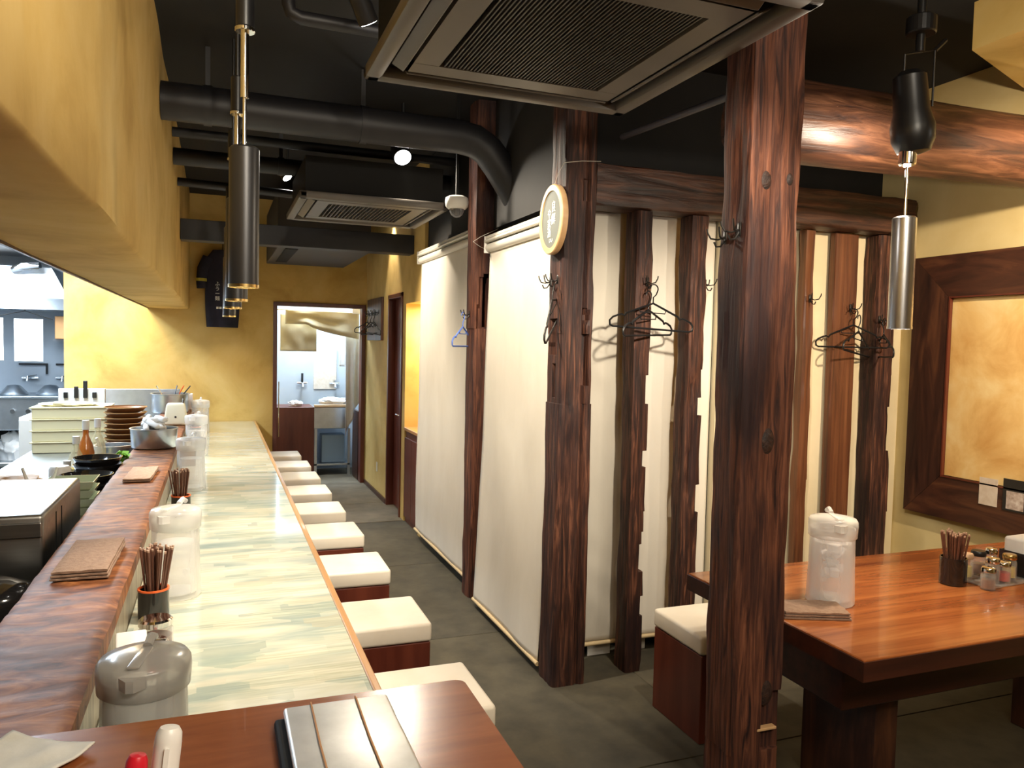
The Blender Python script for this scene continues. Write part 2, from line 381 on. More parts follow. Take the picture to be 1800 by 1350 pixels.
# ------------------------------------------------------------------ rough timber posts
def timber(w, d, h, seed, mods=(), amp=.004, lean=0, rnd=0, step=.025, warp=.002):
    """squared old post, its base centre at the origin; mods are functions (x, y, z) -> (x, y)"""
    zs = set(round(i*step, 4) for i in range(int(h/step)+1)); zs.add(h)
    for md in mods:
        for z in (md[0], md[1]): zs.add(round(z-.0008, 4)); zs.add(round(z+.0008, 4))
    zs = sorted(z for z in zs if 0 <= z <= h)
    nx = max(6, int(w/.014)); ny = max(6, int(d/.016)); base = []
    for i in range(nx): base.append((-w/2+w*i/nx, -d/2))
    for i in range(ny): base.append((w/2, -d/2+d*i/ny))
    for i in range(nx): base.append((w/2-w*i/nx, d/2))
    for i in range(ny): base.append((-w/2, d/2-d*i/ny))
    bm = bm_new(); rings = []
    for z in zs:
        ring = []
        wx = noise.noise(Vector((seed, z*.9, 3)))*warp*2; wy = noise.noise(Vector((seed+9, z*.8, 1)))*warp
        for x, y in base:
            k = 1-amp/w*2*abs(noise.noise(Vector((x*22+seed, y*22, z*2.2))))*2.0 - amp/w*max(0, noise.noise(Vector((x*9+seed*3, y*9, z*7))))*2.5
            cx, cy = abs(x)/(w/2), abs(y)/(d/2)
            if cx > .93 and cy > .9: k *= .955-.02*noise.noise(Vector((seed, x, z*6)))
            X, Y = x*k, y*k
            if rnd:
                rr = math.hypot(X/(w/2), Y/(d/2)); 
                if rr > 1: s = 1+(1/rr-1)*rnd; X *= s; Y *= s
            for z0, z1, fn in mods:
                if z0 <= z <= z1: X, Y = fn(X, Y)
            ring.append(bm.verts.new((X+wx+lean*z, Y+wy, z)))
        rings.append(ring)
    n = len(base)
    for a, c in zip(rings, rings[1:]):
        for i in range(n): bm.faces.new((a[i], a[(i+1) % n], c[(i+1) % n], c[i]))
    bm.faces.new(rings[0][::-1]); bm.faces.new(rings[-1])
    return bm
def clampR(w, dep): return lambda x, y: (min(x, w/2-dep), y)
def clampL(w, dep): return lambda x, y: (max(x, -w/2+dep), y)
def slotF(d, xa, xb, dep): return lambda x, y: (x, max(y, -d/2+dep) if xa <= x <= xb else y)
def slotL(w, ya, yb, dep): return lambda x, y: (max(x, -w/2+dep) if ya <= y <= yb else x, y)
def coat_hook(parent, loc, rz=0, m=m_wire):
    """double prong hook; plate on the face, prongs project along local -y"""
    bm = bm_new(); box(bm, -.008, .008, -.003, .0, -.03, .012, .001, 1)
    for s in (-1, 1):
        tube(bm, [(0, -.002, -.01), (s*.012, -.02, -.018), (s*.024, -.038, -.014), (s*.03, -.046, .004), (s*.031, -.048, .016)], .003, 6)
    tube(bm, [(0, -.002, -.018), (0, -.018, -.04), (0, -.034, -.042), (0, -.042, -.028)], .003, 6)
    xform(bm, Matrix.Translation(loc) @ Matrix.Rotation(rz, 4, 'Z'))
    return obj('coat_hook', bm, m, parent, smooth=50)

posts = {}
def post(name, label, cx, cy, w, d, h, m, seed, mods=(), **k):
    t = thing(name, label, 'post', (cx, cy, 0)); o = obj('timber', timber(w, d, h, seed, mods, **k), m, t, smooth=28)
    posts[name] = t; return t
# the big pillar at the table
W_, D_ = .205, .15
pm = post('timber_pillar', 'big reddish brown timber pillar nearest the camera, at the corner of the orange table', 1.6, 2.02, W_, D_, ZC, m_post, 3.1,
     [(0, .33, lambda x, y: (x*.97, y)), (.33, .52, lambda x, y: (x*1.0+.0, max(y, -.055) if x > .02 else y))], amp=.006, lean=-.0025, warp=.003)
for zz, y_ in ((1.98, -.035), (1.965, .035)): coat_hook(pm, (-.106, y_, zz), -PI/2)
def knot(parent, x, y, z, r, rot):
    bm = lathe(bm_new(), [(0, .0035), (r*.4, .004), (r*.7, .002), (r, -.003)], 18); xform(bm, Matrix.Translation((x, y, z)) @ rot @ Matrix.Scale(1.5, 4, (0, 1, 0)))
    obj('knot', bm, m_knot, parent, smooth=60)
FR = Matrix.Rotation(PI/2, 4, 'X')
knot(pm, -.045, -.073, 2.12, .022, FR); knot(pm, .045, -.073, 2.13, .014, FR); knot(pm, .0, -.073, 1.32, .028, FR); knot(pm, .03, -.073, .52, .03, FR)
obj('plug', box(bm_new(), .0, .075, -.078, -.05, .395, .404, .002, 1), m_disc, pm, label='pale wood sliver let into the pillar')
# post with the round board
W3, D3 = .165, .17
p3 = post('timber_post', 'tall weathered timber post with round chalkboard hung on it, at the corner of the blinds', 1.555, 3.315, W3, D3, ZC, m_post_dk, 8.2,
     [(0, 1.335, lambda x, y: (x*1.06, y)), (1.335, 1.66, lambda x, y: (x*.98, y)), (1.62, 1.78, slotF(D3, .03, .05, .03)), (1.42, 1.66, slotF(D3, .03, .055, .035)), (0, 3.1, slotF(D3, .034, .04, .016)),
      (1.56, 1.73, slotL(W3, -.03, .05, .025)), (1.36, 1.52, slotL(W3, -.01, .012, .03)), (2.27, 2.37, slotF(D3, .02, .05, .02))], amp=.004)
coat_hook(p3, (-.085, .05, 1.915), -PI/2); coat_hook(p3, (-.085, -.03, 1.918), -PI/2)
# post 4
p4 = post('timber_post', 'reddish timber post with a black mortise slot, between the two white blinds', 1.572, 4.66, .18, .19, ZC, m_post, 15.7,
     [(1.70, 2.02, slotF(.19, -.055, .10, .022)), (1.71, 2.04, slotF(.19, -.022, .006, .12)), (0, 1.70, lambda x, y: (x, y)), (1.70, 3.1, lambda x, y: (x*1.06, y))], rnd=.35, amp=.005)
coat_hook(p4, (-.095, -.02, 1.80), -PI/2)
# transverse row of stud posts in front of the screens
def stud(label, cx, w, m, seed, mods, h=2.26, d=.12, cy=3.33, lean=-.002, amp=.005):
    return post('stud_post', label, cx, cy, w, d, h, m, seed, mods, amp=amp, lean=lean)
w5 = .095
s5 = stud('dark timber stud with chipped right edge, holding the widest black hanger', 1.925, w5, m_post_dk, 21.3,
     [(1.02, 1.10, clampR(w5, .028)), (1.33, 1.47, clampR(w5, .02)), (.64, .70, clampR(w5, .022)), (.50, .64, clampR(w5, .034)), (.70, .80, clampR(w5, .012)), (.28, .38, clampR(w5, .02)), (1.47, 1.6, clampR(w5, .006)), (0, 2.26, slotF(.12, -.012, -.004, .012))])
coat_hook(s5, (.01, -.062, 1.93), 0)
w6 = .10
s6 = stud('second dark timber stud from the chalkboard post, half behind the big pillar', 2.235, w6, m_post_dk, 33.8,
     [(1.27, 1.36, clampR(w6, .035)), (1.36, 1.5, clampR(w6, .015)), (.78, .92, clampR(w6, .03)), (0, .78, clampR(w6, .008)), (1.9, 2.05, clampR(w6, -.005)), (0, 2.26, slotF(.12, -.02, -.01, .012))])
coat_hook(s6, (.052, -.03, 1.94), PI/2)
w7 = .07
s7 = stud('narrow light brown timber stud showing just right of the big pillar', 3.0, w7, m_post_rd, 41.1, [(.3, .9, clampR(w7, .006))], d=.06, cy=3.385)
coat_hook(s7, (.0, -.032, 1.90), 0)
w8 = .165
s8 = stud('wide orange brown plank stud, hangers in front, right of the big pillar', 3.262, w8, m_post_rd, 55.5, [], amp=.002, d=.05, cy=3.39)
coat_hook(s8, (.03, -.028, 1.86), 0)
w9 = .14
s9 = stud('broad dark timber stud in the corner by the right wall', 3.515, w9, m_post_dk, 64.9,
     [(1.30, 1.48, clampR(w9, .012)), (1.05, 1.30, clampR(w9, .03)), (.1, .7, clampR(w9, .01))], cy=3.375)
coat_hook(s9, (-.06, -.062, 1.80), 0)
# lintel over the studs
t = thing('lintel_beam', 'dark rough lintel beam lying across the tops of the studs', 'beam', (2.66, 3.33, 2.26))
bm = timber(.20, .17, 1.98, 71.2, amp=.006); xform(bm, Matrix.Translation((-1.02, 0, .10)) @ Matrix.Rotation(PI/2, 4, 'Y'))
obj('timber', bm, m_beam, t, smooth=40)
# round log beam
t = thing('log_beam', 'thick rounded log beam spanning from the big pillar to the right wall', 'beam', (2.79, 2.44, 2.34))
bm = bm_new(); rings = 60
prev = None
for i in range(rings+1):
    x = -.95+1.91*i/rings; ring = []
    for j in range(28):
        a = 2*PI*j/28; r = .150*(1+.07*noise.noise(Vector((x*1.5, math.cos(a)*1.2, math.sin(a)*1.2)))+.03*noise.noise(Vector((x*2, math.cos(a)*6, math.sin(a)*6))))
        ring.append(bm.verts.new((x, r*math.cos(a), .155+r*math.sin(a)+.012*math.sin(x*2))))
    if prev:
        for j in range(28): bm.faces.new((prev[j], prev[(j+1) % 28], ring[(j+1) % 28], ring[j]))
    else: bm.faces.new(ring[::-1])
    prev = ring
bm.faces.new(prev)
obj('log', bm, m_log, t, smooth=60)
# fixed pale panel behind the right hand studs
struct('wall_screen', box(bm_new(), 2.47, 3.75, 3.435, 3.48, 0, 2.36), m_screen)
# ------------------------------------------------------------------ roller blinds
def blind(label, a, c, ztop, zbot, lean, cloth_m, seed, group, cassette=True):
    """roller blind from point a to c (plan); lean shifts the foot sideways (towards the local front)"""
    a = Vector(a); c = Vector(c); L = (c-a).length; ang = math.atan2(c.y-a.y, c.x-a.x)
    t = thing('roller_blind', label, 'blind', (a.x, a.y, zbot-.02), ang, group)
    H = ztop-zbot
    bm = bm_new(); nx, nz = 30, 60; g = []
    for j in range(nz+1):
        z = .02+H*j/nz; row = []
        for i in range(nx+1):
            x = L*i/nx; f = 1-j/nz
            d = lean*f**1.2 + (.012*noise.noise(Vector((x*4, z*9+x*6, seed)))*f**2 if cloth_m is m_cloth2 else 0) + .007*noise.noise(Vector((x*3+seed, z*1.5, 0)))*min(1, f*3) + .004*math.sin(x*9+z*4+seed)*f
            row.append(bm.verts.new((x, -d, z)))
        g.append(row)
    for j in range(nz):
        for i in range(nx): bm.faces.new((g[j][i], g[j][i+1], g[j+1][i+1], g[j+1][i]))
    o = obj('cloth', bm, cloth_m, t, smooth=60)
    md = o.modifiers.new('s', 'SOLIDIFY'); md.thickness = .0015
    bm = bm_new(); tube(bm, [(-.012, -lean, .02), (L+.012, -lean, .02)], .011, 12); obj('bottom_bar', bm, m_rod, t, smooth=40)
    if cassette:
        bm = bm_new(); tube(bm, [(0, -.005, H+.03), (L, -.005, H+.03)], .026, 16); obj('roller', bm, m_rail, t, smooth=40)
        bm = bm_new(); box(bm, -.01, L+.01, -.038, .035, H+.062, H+.078, .004, 1); box(bm, -.01, L+.01, -.03, .03, H+.082, H+.10, .003, 1); obj('head_rail', bm, m_rail, t)
        for x in (-.014, L+.004): obj('bracket', box(bm_new(), x, x+.01, -.035, .03, H, H+.1, .002, 1), m_white, t)
    return t
blind('bright white roller blind between the chalkboard post and the mortised post', (1.53, 4.42), (1.53, 3.42), 2.17, .045, .06, m_cloth, 1, 'roller blinds along the aisle')
blind('farther white roller blind between the mortised post and the washstand', (1.545, 6.15), (1.545, 4.77), 2.26, .075, .02, m_cloth, 5, 'roller blinds along the aisle')
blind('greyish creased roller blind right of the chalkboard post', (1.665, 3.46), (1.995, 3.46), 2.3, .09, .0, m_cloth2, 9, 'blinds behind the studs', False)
blind('yellowish roller blind hanging behind the chipped stud and the big pillar', (2.025, 3.47), (2.46, 3.47), 2.3, .09, .0, m_cloth, 12, 'blinds behind the studs', False)
for i, (x, ww, lab) in enumerate(((1.80, .13, 'white board offcut on the floor under the greyish blind'), (2.03, .11, 'cream board offcut on the floor behind the cream topped stool'))):
    tag(obj('board_offcut', box(bm_new(), 0, ww, 0, .012, 0, .075, .002, 1), m_white, None, (x, 3.52, 0)), lab, 'board')

# ------------------------------------------------------------------ counter
t = thing('dining_counter', 'long pale green and cream painted counter with a wooden edge strip', 'counter', (0, 1.2, 0))
o = obj('counter_top', box(bm_new(), -.25, .372, 0, YB-1.2-.01, .665, .722, .002, 1), m_counter, t)
obj('edge_strip', box(bm_new(), .372, .392, 0, YB-1.2-.01, .66, .727, .004, 2), m_brass, t, label='wooden strip along the counter edge')
obj('front_panel', box(bm_new(), .10, .13, 0, YB-1.2-.01, 0, .664), m_redbox, t)
# hewn ledge
bm = bm_new(); nx, ny = 16, 420; x0, x1, y0, y1 = -.478, -.236, 1.415, YB-.02; g = []
for j in range(ny+1):
    y = y0+(y1-y0)*j/ny; row = []
    for i in range(nx+1):
        x = x0+(x1-x0)*i/nx; e = .004*noise.noise(Vector((y*5, 0 if i == 0 else 9, 0))) if i in (0, nx) else 0
        k = noise.noise(Vector((x*9, y*24+3*noise.noise(Vector((x*6, y*5, 0))), 0)))
        row.append(bm.verts.new((x+e, y, .918+.0035*k - (.004 if i in (0, nx) else 0))))
    g.append(row)
for j in range(ny):
    for i in range(nx): bm.faces.new((g[j][i], g[j][i+1], g[j+1][i+1], g[j+1][i]))
lo = [[bm.verts.new((x, g[j][0].co.y, .872)) for x in (x0, x1)] for j in (0, ny)]
def strip(idx, k):
    prevb = None
    for j in range(0, ny+1, 20):
        pass
for idx, k, x in ((0, 0, x0), (nx, 1, x1)):
    bot = [bm.verts.new((x, g[j][idx].co.y, .872)) for j in range(ny+1)]
    for j in range(ny): bm.faces.new((g[j][idx], g[j+1][idx], bot[j+1], bot[j]))
    if k == 0: b0 = bot
    else: b1 = bot
for j in range(ny): bm.faces.new((b0[j], b0[j+1], b1[j+1], b1[j]))
bm.faces.new([v for v in g[0]]+[b1[0], b0[0]]); bm.faces.new([v for v in g[ny]]+[b1[ny], b0[ny]])
for r_ in lo:
    for v in r_: bm.verts.remove(v)
t = thing('counter_ledge', 'raised hand hewn brown wooden ledge between counter and kitchen', 'ledge', (0, 0, 0))
obj('ledge_top', bm, m_ledge, t, smooth=60)
obj('partition', box(bm_new(), -.40, -.252, 1.43, YB-.02, 0, .872), m_face, t, label='striped face under the ledge')

# cash desk board at the near end
ZT = .955
pts = []
for cx, cy, a0 in ((.425, 1.375, 0),):
    for i in range(7): a = R(90-15*i); pts.append((cx+.02*math.cos(a), cy+.02*math.sin(a)))
pts = [(-1.1, 1.412)]+pts+[(.43, .3), (-1.1, .3)]
bm = prism(bm_new(), pts, -.035, 0)
t = thing('cash_desk', 'red brown wooden desk top across the near end of the counter', 'desk', (0, 0, ZT))
obj('desk_top', bm, m_desk, t)
obj('support_panel', box(bm_new(), -.9, .33, .55, .58, -ZT, -.036), m_redbox, t)

# ------------------------------------------------------------------ stools
def make_stool(label, group, m_c):
    t = thing('box_stool', label, 'stool', (0, 0, 0), 0, group)
    bm = box(bm_new(), -.178, .178, -.185, .185, .366, .445, .014, 3)
    for v in bm.verts:
        if v.co.z > .43: v.co.z += .006*(1-(v.co.x/.18)**2)*(1-(v.co.y/.19)**2)
    obj('cushion', bm, m_c, t, smooth=50)
    obj('box_base', box(bm_new(), -.172, .172, -.18, .18, .0, .364, .003, 1), m_redbox, t)
    return t
st0 = make_stool('white cushioned box stool nearest the camera, half hidden by the cash desk', 'stools along the counter', m_cush)
st0.location = (.665, 2.46, 0)
ords = ['second', 'third', 'fourth', 'fifth', 'sixth', 'seventh', 'eighth']
for i, y in enumerate((3.235, 4.03, 4.78, 5.45, 6.14, 6.80, 7.46)):
    dup(st0, (.66-.003*i, y, 0), R(random.uniform(-1, 1)), f'white cushioned box stool, {ords[i]} along the counter from the cash desk')
dup(st0, (.62, 8.15, 0), 0, 'white cushioned box stool farthest away, next to the back doorway')
# cream stool at the table
t = make_stool('cream cushioned box stool with tall dark red base beside the big pillar', 'stools at the table', m_cush)
t.location = (2.0, 2.75, 0); t.rotation_euler.z = 0

# ------------------------------------------------------------------ right hand table
TX0, TX1, TY0, TY1, TZ = 1.738, 3.66, 1.665, 2.555, .72
t = thing('dining_table', 'big glossy orange brown wooden table behind the pillar', 'table', (0, 0, 0))
obj('tabletop', box(bm_new(), TX0, TX1, TY0, TY1, TZ-.062, TZ, .003, 1), m_table, t)
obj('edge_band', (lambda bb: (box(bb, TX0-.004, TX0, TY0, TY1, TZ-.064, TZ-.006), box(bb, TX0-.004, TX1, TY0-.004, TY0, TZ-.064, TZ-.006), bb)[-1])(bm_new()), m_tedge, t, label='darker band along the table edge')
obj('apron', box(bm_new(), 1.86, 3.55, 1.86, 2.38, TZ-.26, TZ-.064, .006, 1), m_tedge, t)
for x in (2.15, 3.3): obj('leg', box(bm_new(), x-.05, x+.05, 1.95, 2.3, 0, TZ-.26, .004, 1), m_framev, t)
# bench against the screen wall, seen just over the table
t2 = thing('wall_shelf', 'low dark red ledge by the studs behind the table', 'shelf', (2.0, 2.9, 0))
bpy.data.objects.remove(t2)

# ------------------------------------------------------------------ framed panel on the right wall
t = thing('wall_frame', 'large wide dark wood frame around a gold paper panel on the right wall', 'frame', (3.75, 3.32, .71))
FW, FZ = .235, 1.435; Y0, Y1 = 0, -2.3
def mitre(quad, x0, x1):
    bm = bm_new(); a = [bm.verts.new((x0, y, z)) for y, z in quad]; c = [bm.verts.new((x1, y, z)) for y, z in quad]
    bm.faces.new(a); bm.faces.new(c)
    for i in range(4): bm.faces.new((a[i], a[(i+1) % 4], c[(i+1) % 4], c[i]))
    return bm
obj('frame_board', mitre([(0, 0), (0, FZ), (-FW, FZ-FW), (-FW, FW)], -.045, -.002), m_framev, t)
obj('frame_board', mitre([(Y1, 0), (Y1, FZ), (Y1+FW, FZ-FW), (Y1+FW, FW)], -.045, -.002), m_framev, t)
obj('frame_board', mitre([(-.002, FZ), (Y1+.002, FZ), (Y1+FW+.002, FZ-FW), (-FW-.002, FZ-FW)], -.045, -.002), m_frame, t)
obj('frame_board', mitre([(-.002, 0), (Y1+.002, 0), (Y1+FW+.002, FW), (-FW-.002, FW)], -.045, -.002), m_frame, t)
obj('gold_panel', box(bm_new(), -.018, -.003, Y1+FW-.01, -FW+.01, FW-.01, FZ-FW+.01), m_gold, t)
bm = bm_new(); 
for q in ((-FW-.008, -FW+.0, FW, FZ-FW), ): box(bm, -.05, -.03, q[0], q[1], q[2], q[3])
box(bm, -.05, -.03, Y1+FW, -FW, FW-.008, FW); box(bm, -.05, -.03, Y1+FW, -FW, FZ-FW, FZ-FW+.008)
obj('inner_bead', bm, m_redbox, t)
c1 = thing('photo_card', 'pale picture card tucked on the lower rail of the gold panel frame', 'card', (3.703, 2.80, .835))
obj('card', box(bm_new(), -.003, 0, -.05, .05, 0, .14), m_card, c1)
c2 = thing('photo_card', 'dark edged photo card at the right border of the frame rail', 'card', (3.703, 2.66, .83))
obj('card', box(bm_new(), -.003, 0, -.06, .06, 0, .16), m_blk, c2)
obj('print', box(bm_new(), -.005, -.003, -.05, .04, .01, .10), m_photo, c2)

# ------------------------------------------------------------------ ceiling services
def ac_unit(name, label, x0, x1, y0, y1, z, fine):
    t = thing(name, label, 'air conditioner', ((x0+x1)/2, (y0+y1)/2, z)); hx, hy = (x1-x0)/2, (y1-y0)/2
    # panel frame ring with rounded outer lip
    bm = bm_new(); gi = .20
    box(bm, -hx, hx, -hy, -hy+.055, 0, .045, .012, 2); box(bm, -hx, hx, hy-.055, hy, 0, .045, .012, 2)
    box(bm, -hx, -hx+.055, -hy, hy, 0, .045, .012, 2); box(bm, hx-.055, hx, -hy, hy, 0, .045, .012, 2)
    obj('panel_frame', bm, m_acp, t, smooth=40)
    obj('panel_plate', (lambda bb: (box(bb, -hx+.12, hx-.12, -hy+.12, -hy+gi, .008, .04), box(bb, -hx+.12, hx-.12, hy-gi, hy-.12, .008, .04), box(bb, -hx+.12, -hx+gi, -hy+.12, hy-.12, .0085, .04), box(bb, hx-gi, hx-.12, -hy+.12, hy-.12, .0085, .04), bb)[-1])(bm_new()), m_acp, t)
    obj('housing', box(bm_new(), -hx+.04, hx-.04, -hy+.04, hy-.04, .042, .26), m_acd, t)
    for s in (-1, 1):
        bm = bm_new(); box(bm, -hx+.12, hx-.12, -.022, .022, -.004, .004, .002, 1); xform(bm, Matrix.Translation((0, s*(hy-.088), .018)) @ Matrix.Rotation(s*R(28), 4, 'X')); obj('louvre_flap', bm, m_acp, t)
        bm = bm_new(); box(bm, -.022, .022, -hy+.12, hy-.12, -.004, .004, .002, 1); xform(bm, Matrix.Translation((s*(hx-.088), 0, .018)) @ Matrix.Rotation(-s*R(28), 4, 'Y')); obj('louvre_flap', bm, m_acp, t)
    n = 44 if fine else 20; bm = bm_new(); X0, X1 = -hx+gi+.012, hx-gi-.012
    for i in range(n):
        x = X0+(X1-X0)*(i+.5)/n; box(bm, x-.0022, x+.0022, -hy+gi, hy-gi, .010, .024)
    for i in range(7):
        y = -hy+gi+(2*(hy-gi))*(i+.5)/7; box(bm, X0, X1, y-.001, y+.001, .02, .024)
    o = obj('intake_grille', bm, P('grille', (.055, .052, .05), .5) if fine else m_acp, t)
    return t
ac_unit('ceiling_cassette', 'large ceiling air conditioner cassette with square grille above the pillar', .44, 1.39, 1.54, 2.57, 2.45, True)
ac_unit('ceiling_cassette', 'smaller looking ceiling cassette beyond the black duct', .45, 1.38, 4.78, 5.72, 2.45, False)
t = thing('ceiling_vent_box', 'dark flat vent box hung at the far end before the back wall', 'vent', (.88, 7.75, 2.40))
obj('casing', box(bm_new(), -.40, .40, -.8, .8, 0, .5, .005, 1), P('vent_casing', (.05, .045, .042), .6), t)
obj('slot', box(bm_new(), -.33, -.22, -.72, .5, -.006, 0, .002, 1), m_acd, t)
def duct(name, label, pts, r, m=m_duct, bands=()):
    t = thing(name, label, 'duct', pts[0]); o = Vector(pts[0])
    bm = bm_new(); tube(bm, [Vector(p)-o for p in pts], r, 24); obj('pipe', bm, m, t, smooth=60)
    for x in bands:
        bm = bm_new(); tube(bm, [Vector((x-.02, pts[0][1], pts[0][2]))-o, Vector((x+.02, pts[0][1], pts[0][2]))-o], r+.006, 24); obj('collar', bm, m, t, smooth=40)
        bm = bm_new(); box(bm, x-o.x-.012, x-o.x+.012, -.002, .002, r, ZC-o.z); obj('hanger_strap', bm, m, t)
    return t
duct('air_duct', 'fat round black duct crossing the ceiling and bending down behind the chalkboard post',
     [(-.27, 4.36, 2.80), (1.30, 4.36, 2.80), (1.40, 4.36, 2.785), (1.48, 4.36, 2.74), (1.55, 4.36, 2.66), (1.63, 4.36, 2.55), (1.72, 4.36, 2.42)], .095, bands=(-.05, .75))
duct('air_duct', 'medium black pipe crossing the ceiling just beyond the fat duct', [(-.27, 5.55, 2.78), (1.59, 5.55, 2.78)], .055, bands=(.4,))
duct('air_duct', 'thin upper black pipe crossing beyond the fat duct', [(-.27, 5.4, 2.90), (1.59, 5.4, 2.90)], .03)
duct('air_duct', 'thin black pipe over the far ceiling cassette', [(-.27, 6.1, 2.72), (.5, 6.1, 2.70), (.62, 6.1, 2.70), (.66, 6.1, 2.9)], .03)
t = thing('ceiling_beam', 'flat black beam crossing the far ceiling above the corridor', 'beam', (.65, 6.6, 2.36))
obj('beam_body', box(bm_new(), -.92, .92, -.08, .08, 0, .16, .004, 1), m_duct, t)
duct('ceiling_pipe', 'thin grey conduit running over the blinds towards the big pillar', [(1.74, 2.32, 2.52), (1.74, 3.2, 2.57)], .014, P('conduit', (.07, .07, .09), .5))
duct('ceiling_pipe', 'bent black pipe high on the ceiling beside the near cassette', [(.27, 3.38, 3.08), (.27, 3.38, 2.98), (.28, 3.38, 2.95), (.32, 3.38, 2.935), (1.3, 3.38, 2.93)], .028, m_duct)

# ------------------------------------------------------------------ pendants
def pendant(label, x, y, zb, H, r, m, top, group, power, ang=86, col=SOFT, socket=True):
    t = thing('pendant_lamp', label, 'lamp', (x, y, zb), 0, group)
    bm = lathe(bm_new(), [(r*.86, .10), (r*.9, .004), (r, 0), (r, H-.006), (r-.006, H), (.01, H)], 36); sh = obj('shade', bm, m, t, smooth=40)
    obj('rim', lathe(bm_new(), [(r*.9, -.003), (r+.0012, -.003), (r+.0012, .006), (r*.9, .006)], 36), m_gold2 if m is m_lampblk else m_alu, sh, smooth=40)
    bm = bm_new(); cyl(bm, r*.8, .07, .075); obj('bulb', bm, m_lit, sh)
    bm = bm_new(); cyl(bm, .0055, H-.005, top-zb-.02, n=10); obj('rod', bm, m_chrome, t, smooth=40)
    if socket:
        bm = bm_new(); cyl(bm, .026, top-zb-.14, top-zb, bev=.004); obj('socket', bm, m_blk, t, smooth=40)
        bm = bm_new(); cyl(bm, .029, top-zb-.15, top-zb-.138, bev=.002); cyl(bm, .012, top-zb-.34, top-zb-.15); obj('socket_ring', bm, m_chrome, t, smooth=40)
        bm = bm_new(); cyl(bm, .008, top-zb, ZC-zb, n=10); obj('stem', bm, m_blk, t)
    l = lamp('SPOT', (x, y, zb+.05), power, col, size=.03, angle=ang, blend=.6)
    return t
PWR = 27
nm = ['black tube pendant nearest the camera over the counter', 'second black tube pendant over the counter, just behind the nearest', 'third black tube pendant over the counter', 'farthest black tube pendant, in front of the hanging shirt']
for i, (x, y) in enumerate(((.073, 2.45), (.073, 3.35), (.073, 4.2), (.078, 5.75))):
    pendant(nm[i], x, y, 1.757, .41, .043, m_lampblk, 2.65, 'pendants over the counter', PWR)
for yy in (7.0, 8.1): lamp('SPOT', (.08, yy, 2.4), 14, SOFT, size=.03, angle=80)
q = at(1581, 577, 'y', 2.1)
pr = pendant('silver tube pendant over the orange table', q.x, 2.1, q.z, .395, .041, m_alu, 2.30, 'pendant over the table', 20, 80, WARM, socket=False)
# its socket and the black spotlight it hangs from
t = thing('ceiling_spotlight', 'black ceiling spotlight with wire bracket above the silver pendant', 'spotlight', (q.x+.035, 2.1, 2.27))
bm = cyl(bm_new(), .03, .0, .05, (-.035, 0), bev=.004); obj('lamp_ring', bm, m_chrome, t, smooth=40)
bm = cyl(bm_new(), .012, -.004, 0.0, (-.035, 0)); obj('lens', bm, m_lit, t)
bm = lathe(bm_new(), [(.02, .0), (.055, .01), (.072, .05), (.074, .10), (.06, .15), (.055, .27), (.03, .29)], 24, (0, 0, .04), True, True)
xform(bm, Matrix.Rotation(R(-8), 4, 'Y')); obj('spot_body', bm, m_blk, t, smooth=40)
bm = bm_new(); tube(bm, [(-.07, 0, .22), (-.07, 0, .38), (.0, 0, .40), (.07, 0, .415), (.07, 0, .22)], .004, 6); tube(bm, [(.07, 0, .415), (.12, 0, .46)], .008, 6); obj('bracket', bm, m_wire, t)
bm = bm_new(); cyl(bm, .05, .46, .52, bev=.004); cyl(bm, .015, .40, ZC-2.27); obj('ceiling_mount', bm, m_blk, t)
lamp('POINT', (q.x, 2.145, 2.25), 7, SOFT, size=.012)
# aisle ceiling spot shining at the camera
sp = at(708, 277, 'y', 4.85)
t = thing('ceiling_spotlight', 'round ceiling spotlight shining bright white in the middle of the aisle', 'spotlight', (sp.x, 4.85, sp.z))
dirv = (Vector((1.3, 3.0, .9))-Vector(sp)).normalized(); rotm = Vector((0, 0, -1)).rotation_difference(dirv).to_matrix().to_4x4()
bm = lathe(bm_new(), [(.052, 0), (.058, .0), (.058, .10), (.03, .13), (.0, .13)], 24); xform(bm, rotm); obj('spot_body', bm, m_blk, t, smooth=40)
bm = lathe(bm_new(), [(.0, -.002), (.052, -.002), (.052, .004)], 24); xform(bm, rotm); obj('lens', bm, m_lit, t)
bm = bm_new(); cyl(bm, .01, .09, ZC-sp.z); obj('stem', bm, m_blk, t)
lamp('SPOT', Vector(sp)+dirv*.03, 40, SOFT, target=(1.45, 3.2, .9), size=.04, angle=95, blend=.7)
def small_spot(label, loc, target, power, angle, col=SOFT, blend=.6):
    t = thing('ceiling_spotlight', label, 'spotlight', loc)
    dv = (Vector(target)-Vector(loc)).normalized(); rm = Vector((0, 0, -1)).rotation_difference(dv).to_matrix().to_4x4()
    bm = lathe(bm_new(), [(.035, 0), (.04, .0), (.04, .10), (.02, .12), (.0, .12)], 20); xform(bm, rm); obj('spot_body', bm, m_blk, t, smooth=40)
    bm = lathe(bm_new(), [(.0, -.002), (.034, -.002), (.034, .004)], 20); xform(bm, rm); obj('lens', bm, m_lit, t)
    bm = bm_new(); cyl(bm, .008, .08, ZC-loc[2]); obj('stem', bm, m_blk, t)
    lamp('SPOT', Vector(loc)+dv*.03, power, col, target=target, size=.03, angle=angle, blend=blend)
small_spot('ceiling spotlight washing the corridor wall above the brown door', (1.47, 7.35, 2.9), (1.56, 7.35, 1.2), 30, 60)
small_spot('ceiling spotlight above the far roller blind', (.5, 6.25, 2.85), (1.5, 5.4, 1.2), 75, 80)
small_spot('added unseen spotlight near the cash desk aimed at the pillars', (1.2, .9, 2.38), (1.5, 3.6, 1.45), 34, 46)  # fitting added out of view to brighten the chalkboard post
small_spot('ceiling spotlight over the aisle aimed at the bright blind', (.55, 3.1, 2.85), (1.5, 3.9, 1.3), 85, 75)
